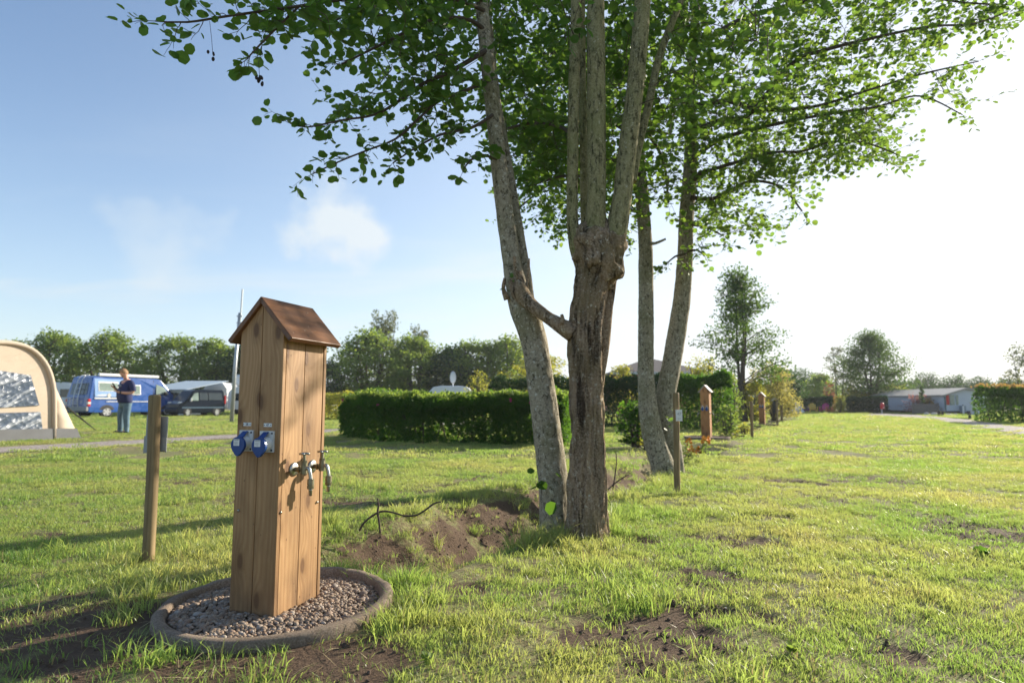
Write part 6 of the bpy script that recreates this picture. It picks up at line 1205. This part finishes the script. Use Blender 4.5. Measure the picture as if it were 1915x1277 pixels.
tag(m.build('daisies', plain('white_petals', (.75, .75, .70), .6)), 'tiny white daisies scattered in the short grass', 'daisies', kind='stuff')

# ------------------------------------------------------------------ the man with the phone
def bm_skin_layer(me): 
    import bmesh
    b = bmesh.new(); b.from_mesh(me); b.verts.layers.skin.verify(); b.to_mesh(me); b.free()
def skin(name, nodes, edges, mat, parent, sub=2, root=0):
    import bmesh
    me = bpy.data.meshes.new(name); me.from_pydata([tuple(map(float, n[0])) for n in nodes], edges, []); bm_skin_layer(me)
    o = bpy.data.objects.new(name, me); COL.objects.link(o); md = o.modifiers.new('skin', 'SKIN'); md.use_smooth_shade = True
    for i, n in enumerate(nodes):
        rr = n[1]; me.skin_vertices[0].data[i].radius = rr if isinstance(rr, tuple) else (rr, rr); me.skin_vertices[0].data[i].use_root = (i == root)
    s_ = o.modifiers.new('sub', 'SUBSURF'); s_.levels = sub; s_.render_levels = sub
    bpy.context.view_layer.update(); m2 = bpy.data.meshes.new_from_object(o.evaluated_get(bpy.context.evaluated_depsgraph_get())); m2.materials.clear(); m2.materials.append(mat)
    bpy.data.objects.remove(o); o = bpy.data.objects.new(name, m2); COL.objects.link(o); o.parent = parent
    m2.polygons.foreach_set('use_smooth', [True] * len(m2.polygons)); return o
M_skin = plain('skin', (.58, .32, .23), .55, var=.06, scale=15, bump=.05); M_shirt = plain('navy_tshirt', (.014, .022, .085), .85, var=.15, scale=12, bump=.3); M_jeans = plain('faded_jeans', (.085, .15, .20), .85, var=.3, scale=9, bump=.4, dirt=(.20, .28, .33))
M_hair = plain('blond_hair', (.27, .155, .07), .7, var=.2, scale=60, bump=.4); M_shoe = plain('dark_shoe', (.02, .018, .018), .7)
c = G(231, 811); fd = np.array([-.50, -.866]); yaw = math.atan2(fd[1], fd[0])
man = thing('person', 'man in navy t-shirt and jeans standing on the lawn, looking down at his phone', 'person', (c[0], c[1], 0), yaw)
# local frame: x forward, y to his left, z up
N = [((0, 0, .95), (.13, .15)), ((.03, 0, 1.12), (.14, .16)), ((.01, 0, 1.32), (.12, .16)), ((-.01, 0, 1.43), (.10, .13)), ((.01, 0, 1.50), .062), ((.045, 0, 1.565), .060), ((.075, 0, 1.64), .085), ((.075, 0, 1.71), .088), ((.06, 0, 1.775), .050),
     ((0, .19, 1.42), .065), ((-.03, .27, 1.27), .052), ((-.03, .29, 1.13), .046), ((.10, .23, 1.12), .042), ((.23, .13, 1.14), .030), ((.29, .09, 1.155), (.028, .018)),
     ((0, -.19, 1.42), .065), ((-.02, -.26, 1.27), .052), ((0, -.27, 1.14), .046), ((.14, -.20, 1.20), .040), ((.27, -.10, 1.27), .029), ((.32, -.06, 1.29), (.028, .018)),
     ((0, .095, .90), .105), ((.01, .11, .50), .066), ((-.01, .12, .10), .045), ((0, -.095, .90), .105), ((.03, -.11, .50), .066), ((.03, -.13, .10), .045), ((.10, .13, .04), .040), ((.14, -.15, .04), .040)]
E_ = [(0,1),(1,2),(2,3),(3,4),(4,5),(5,6),(6,7),(7,8),(3,9),(9,10),(10,11),(11,12),(12,13),(13,14),(3,15),(15,16),(16,17),(17,18),(18,19),(19,20),(0,21),(21,22),(22,23),(0,24),(24,25),(25,26),(23,27),(26,28)]
def fingers(base, dirx, lat, n0):
    b = np.array(base); dirx = np.array(dirx); lat = np.array(lat)
    for k, Lf in enumerate((.070, .078, .073, .058)):
        s = b + lat * (.012 * (1.5 - k)); p1 = s + dirx * .03; p2 = p1 + dirx * Lf * .45 + np.array([0, 0, .012]); p3 = p2 + dirx * Lf * .15 + np.array([0, 0, .024])
        i = len(N); N.extend([(tuple(p1), .0095), (tuple(p2), .0085), (tuple(p3), .0075)]); E_.extend([(n0, i), (i, i + 1), (i + 1, i + 2)])
    i = len(N); N.extend([(tuple(b + lat * .03 + [0, 0, .012]), .011), (tuple(b + lat * .034 + dirx * .035 + [0, 0, .034]), .0095)]); E_.extend([(n0, i), (i, i + 1)])
fingers((.29, .09, 1.155), (.86, -.45, .1), (.45, .86, 0), 14); fingers((.32, -.06, 1.29), (.9, .3, .25), (-.3, .9, 0), 20)
skin('body', N, E_, M_skin, man)
face = MB()
hc = np.array([.088, 0, 1.675])
th_, ph_ = np.meshgrid(np.linspace(0, 2*math.pi, 37)[:-1], np.linspace(.02, math.pi - .02, 24)); X_ = np.stack([np.sin(ph_) * np.cos(th_), np.sin(ph_) * np.sin(th_), np.cos(ph_)], -1)
tilt_ = R(24); Rt = np.array([[math.cos(tilt_), 0, math.sin(tilt_)], [0, 1, 0], [-math.sin(tilt_), 0, math.cos(tilt_)]])
def headpt(q, k=1.0): return (np.asarray(q) * [.098, .078, .122] * k) @ Rt.T + hc
def grid_faces(nr, nc): i = np.arange(nr - 1)[:, None] * nc; j = np.arange(nc)[None, :]; kk = (j + 1) % nc; return np.stack([i + j, i + nc + j, i + nc + kk, i + kk], -1).reshape(-1, 4)
S_ = X_.copy(); low = np.clip(-S_[..., 2], 0, 1); S_[..., 1] *= 1 - .30 * low; S_[..., 0] = np.where(S_[..., 0] < 0, S_[..., 0] * (1 - .25 * low), S_[..., 0])
nose = np.exp(-((S_[..., 1] / .16)**2 + ((S_[..., 2] + .12) / .22)**2)) * (S_[..., 0] > 0) * .22; eye = np.exp(-(((np.abs(S_[..., 1]) - .36) / .16)**2 + ((S_[..., 2] - .06) / .10)**2)) * (S_[..., 0] > 0) * .10; lip = np.exp(-((S_[..., 1] / .3)**2 + ((S_[..., 2] + .50) / .06)**2)) * (S_[..., 0] > 0) * .05
S_[..., 0] += nose - eye + lip; face.add(headpt(S_).reshape(-1, 3), grid_faces(24, 36)); face.build('head', M_skin, man, smooth=True)
for sg in (-1, 1): m = MB(); m.add(headpt(np.array([-.02, sg * 1.0, -.02])) + IV * [.020, .010, .030], IF); m.build('ear', M_skin, man, smooth=True)
for sg in (-1, 1): m = MB(); m.add(headpt(np.array([.90, sg * .36, .06])) + IV * .008, IF); m.build('eye', M_ink, man, smooth=True)
m = MB(); H_ = X_.copy(); keep_z = H_[..., 2] - .55 * H_[..., 0]; sc2 = np.where(keep_z > -.12, 1.12, .93); m.add(headpt(H_ * sc2[..., None]).reshape(-1, 3), grid_faces(24, 36)); m.build('hair', M_hair, man, smooth=True)
m = MB(); Bd = X_.copy(); kb = (Bd[..., 0] > .0) & (Bd[..., 2] < -.45); Bd[..., 1] *= .72; sc3 = np.where(kb, 1.045, .9); m.add(headpt(Bd * sc3[..., None]).reshape(-1, 3), grid_faces(24, 36)); m.build('beard', M_hair, man, smooth=True)
def loft(m, rings, seg=28):
    R_ = []
    for z, cx, rx, ry in rings: q = np.linspace(0, 2 * math.pi, seg + 1)[:-1]; R_.append(np.stack([cx + rx * np.sign(np.cos(q)) * np.abs(np.cos(q))**.85, ry * np.sin(q), np.full(seg, z)], 1))
    n = len(rings); i = np.arange(n - 1)[:, None] * seg; j = np.arange(seg)[None, :]; k = (j + 1) % seg; m.add(np.vstack(R_), np.stack([i + j, i + k, i + seg + k, i + seg + j], -1).reshape(-1, 4), [list(range((n - 1) * seg, n * seg))], [list(range(seg))[::-1]])
m = MB(); loft(m, [(.845, .01, .150, .205), (.90, .015, .165, .212), (1.0, .035, .180, .212), (1.10, .045, .185, .210), (1.22, .03, .165, .208), (1.33, .01, .145, .212), (1.41, -.005, .120, .205), (1.455, -.005, .095, .155), (1.485, 0, .078, .095), (1.505, .005, .070, .075)])
for pts in ([(0, .12, 1.42), (-.005, .195, 1.405), (-.02, .255, 1.32), (-.03, .285, 1.21), (-.03, .29, 1.175)], [(0, -.12, 1.42), (-.005, -.195, 1.405), (-.02, -.245, 1.32), (-.018, -.265, 1.22), (-.015, -.27, 1.185)]): q, rr = resample(pts, [.075, .082, .076, .074, .072], .03); m.tube(q, rr, 14)
m.build('tshirt', M_shirt, man, smooth=True)
m = MB(); loft(m, [(.72, .0, .105, .19), (.78, .0, .135, .198), (.86, .0, .148, .200), (.95, .01, .150, .198)])
for sg, kx in ((1, 0), (-1, .03)):
    q, rr = resample([(0, sg * .10, .84), (.01 + kx * .5, sg * .112, .66), (.015 + kx, sg * .115, .48), (kx, sg * .122, .26), (kx, sg * .127, .10), (kx + .005, sg * .128, .055)], [.108, .100, .082, .072, .068, .072], .03)
    m.tube(q, rr, 16, disp=lambda a_, l_: .09 * (fbm(np.cos(a_) * 1.5 + sg, np.sin(a_) * 1.5, l_ * 14, 88) - .5))
m.build('jeans', M_jeans, man, smooth=True)
for y_, x_ in ((.125, 0), (-.137, .035)): skin('shoe', [((x_ - .06, y_, .05), .050), ((x_ + .05, y_, .045), (.046, .050)), ((x_ + .17, y_ * 1.12, .036), (.036, .046))], [(0, 1), (1, 2)], M_shoe, man)
m = MB(); m.cyl((.205, .145, 1.137), (.235, .126, 1.142), .038, 14); m.build('watch', M_black, man)
m = MB(); pz = [(.0, -.075, 1.40), (.0, -.05, 1.405), (.0, -.02, 1.40), (0, .03, 1.39), (0, .06, 1.37), (0, .05, 1.33), (0, -.02, 1.325), (0, -.07, 1.335)]
m.prism([(y, z - .04) for x, y, z in pz], .160, .196, axis='x'); m.build('shirt_print', plain('grey_print', (.22, .24, .27), .8, var=.4, scale=60), man, bevel=.004)
ph_t = thing('phone', 'dark phone held up in the hand of the man', 'phone', tuple(np.array([c[0], c[1], 0]) + np.array([fd[0] * .385 - fd[1] * -.045 * -1, fd[1] * .385 + fd[0] * -.045, 1.335])), yaw)
m = MB(); m.box((0, 0, 0), (.012, .072, .145)); o_ = m.build('case', M_black, ph_t, bevel=.003); o_.rotation_euler = (0, R(35), 0)
m = MB(); m.box((-.0068, 0, 0), (.001, .064, .132)); s2_ = m.build('screen', M_glass, o_)

# ------------------------------------------------------------------ air
HAZE = 0.0005
if HAZE:
    m = MB(); m.box((0, 175, 10.5), (480, 420, 25)); t = NT('air'); v = t.n.new('ShaderNodeVolumePrincipled'); v.inputs['Color'].default_value = (.92, .95, 1, 1); v.inputs['Density'].default_value = HAZE; v.inputs['Anisotropy'].default_value = .2
    t.l.new(v.outputs[0], t.out.inputs['Volume']); hz = m.build('haze', t.m); tag(hz, 'thin bright morning haze', 'haze', kind='stuff')
    SC.cycles.volume_bounces = 0; SC.cycles.volume_step_rate = 10; SC.cycles.volume_max_steps = 32
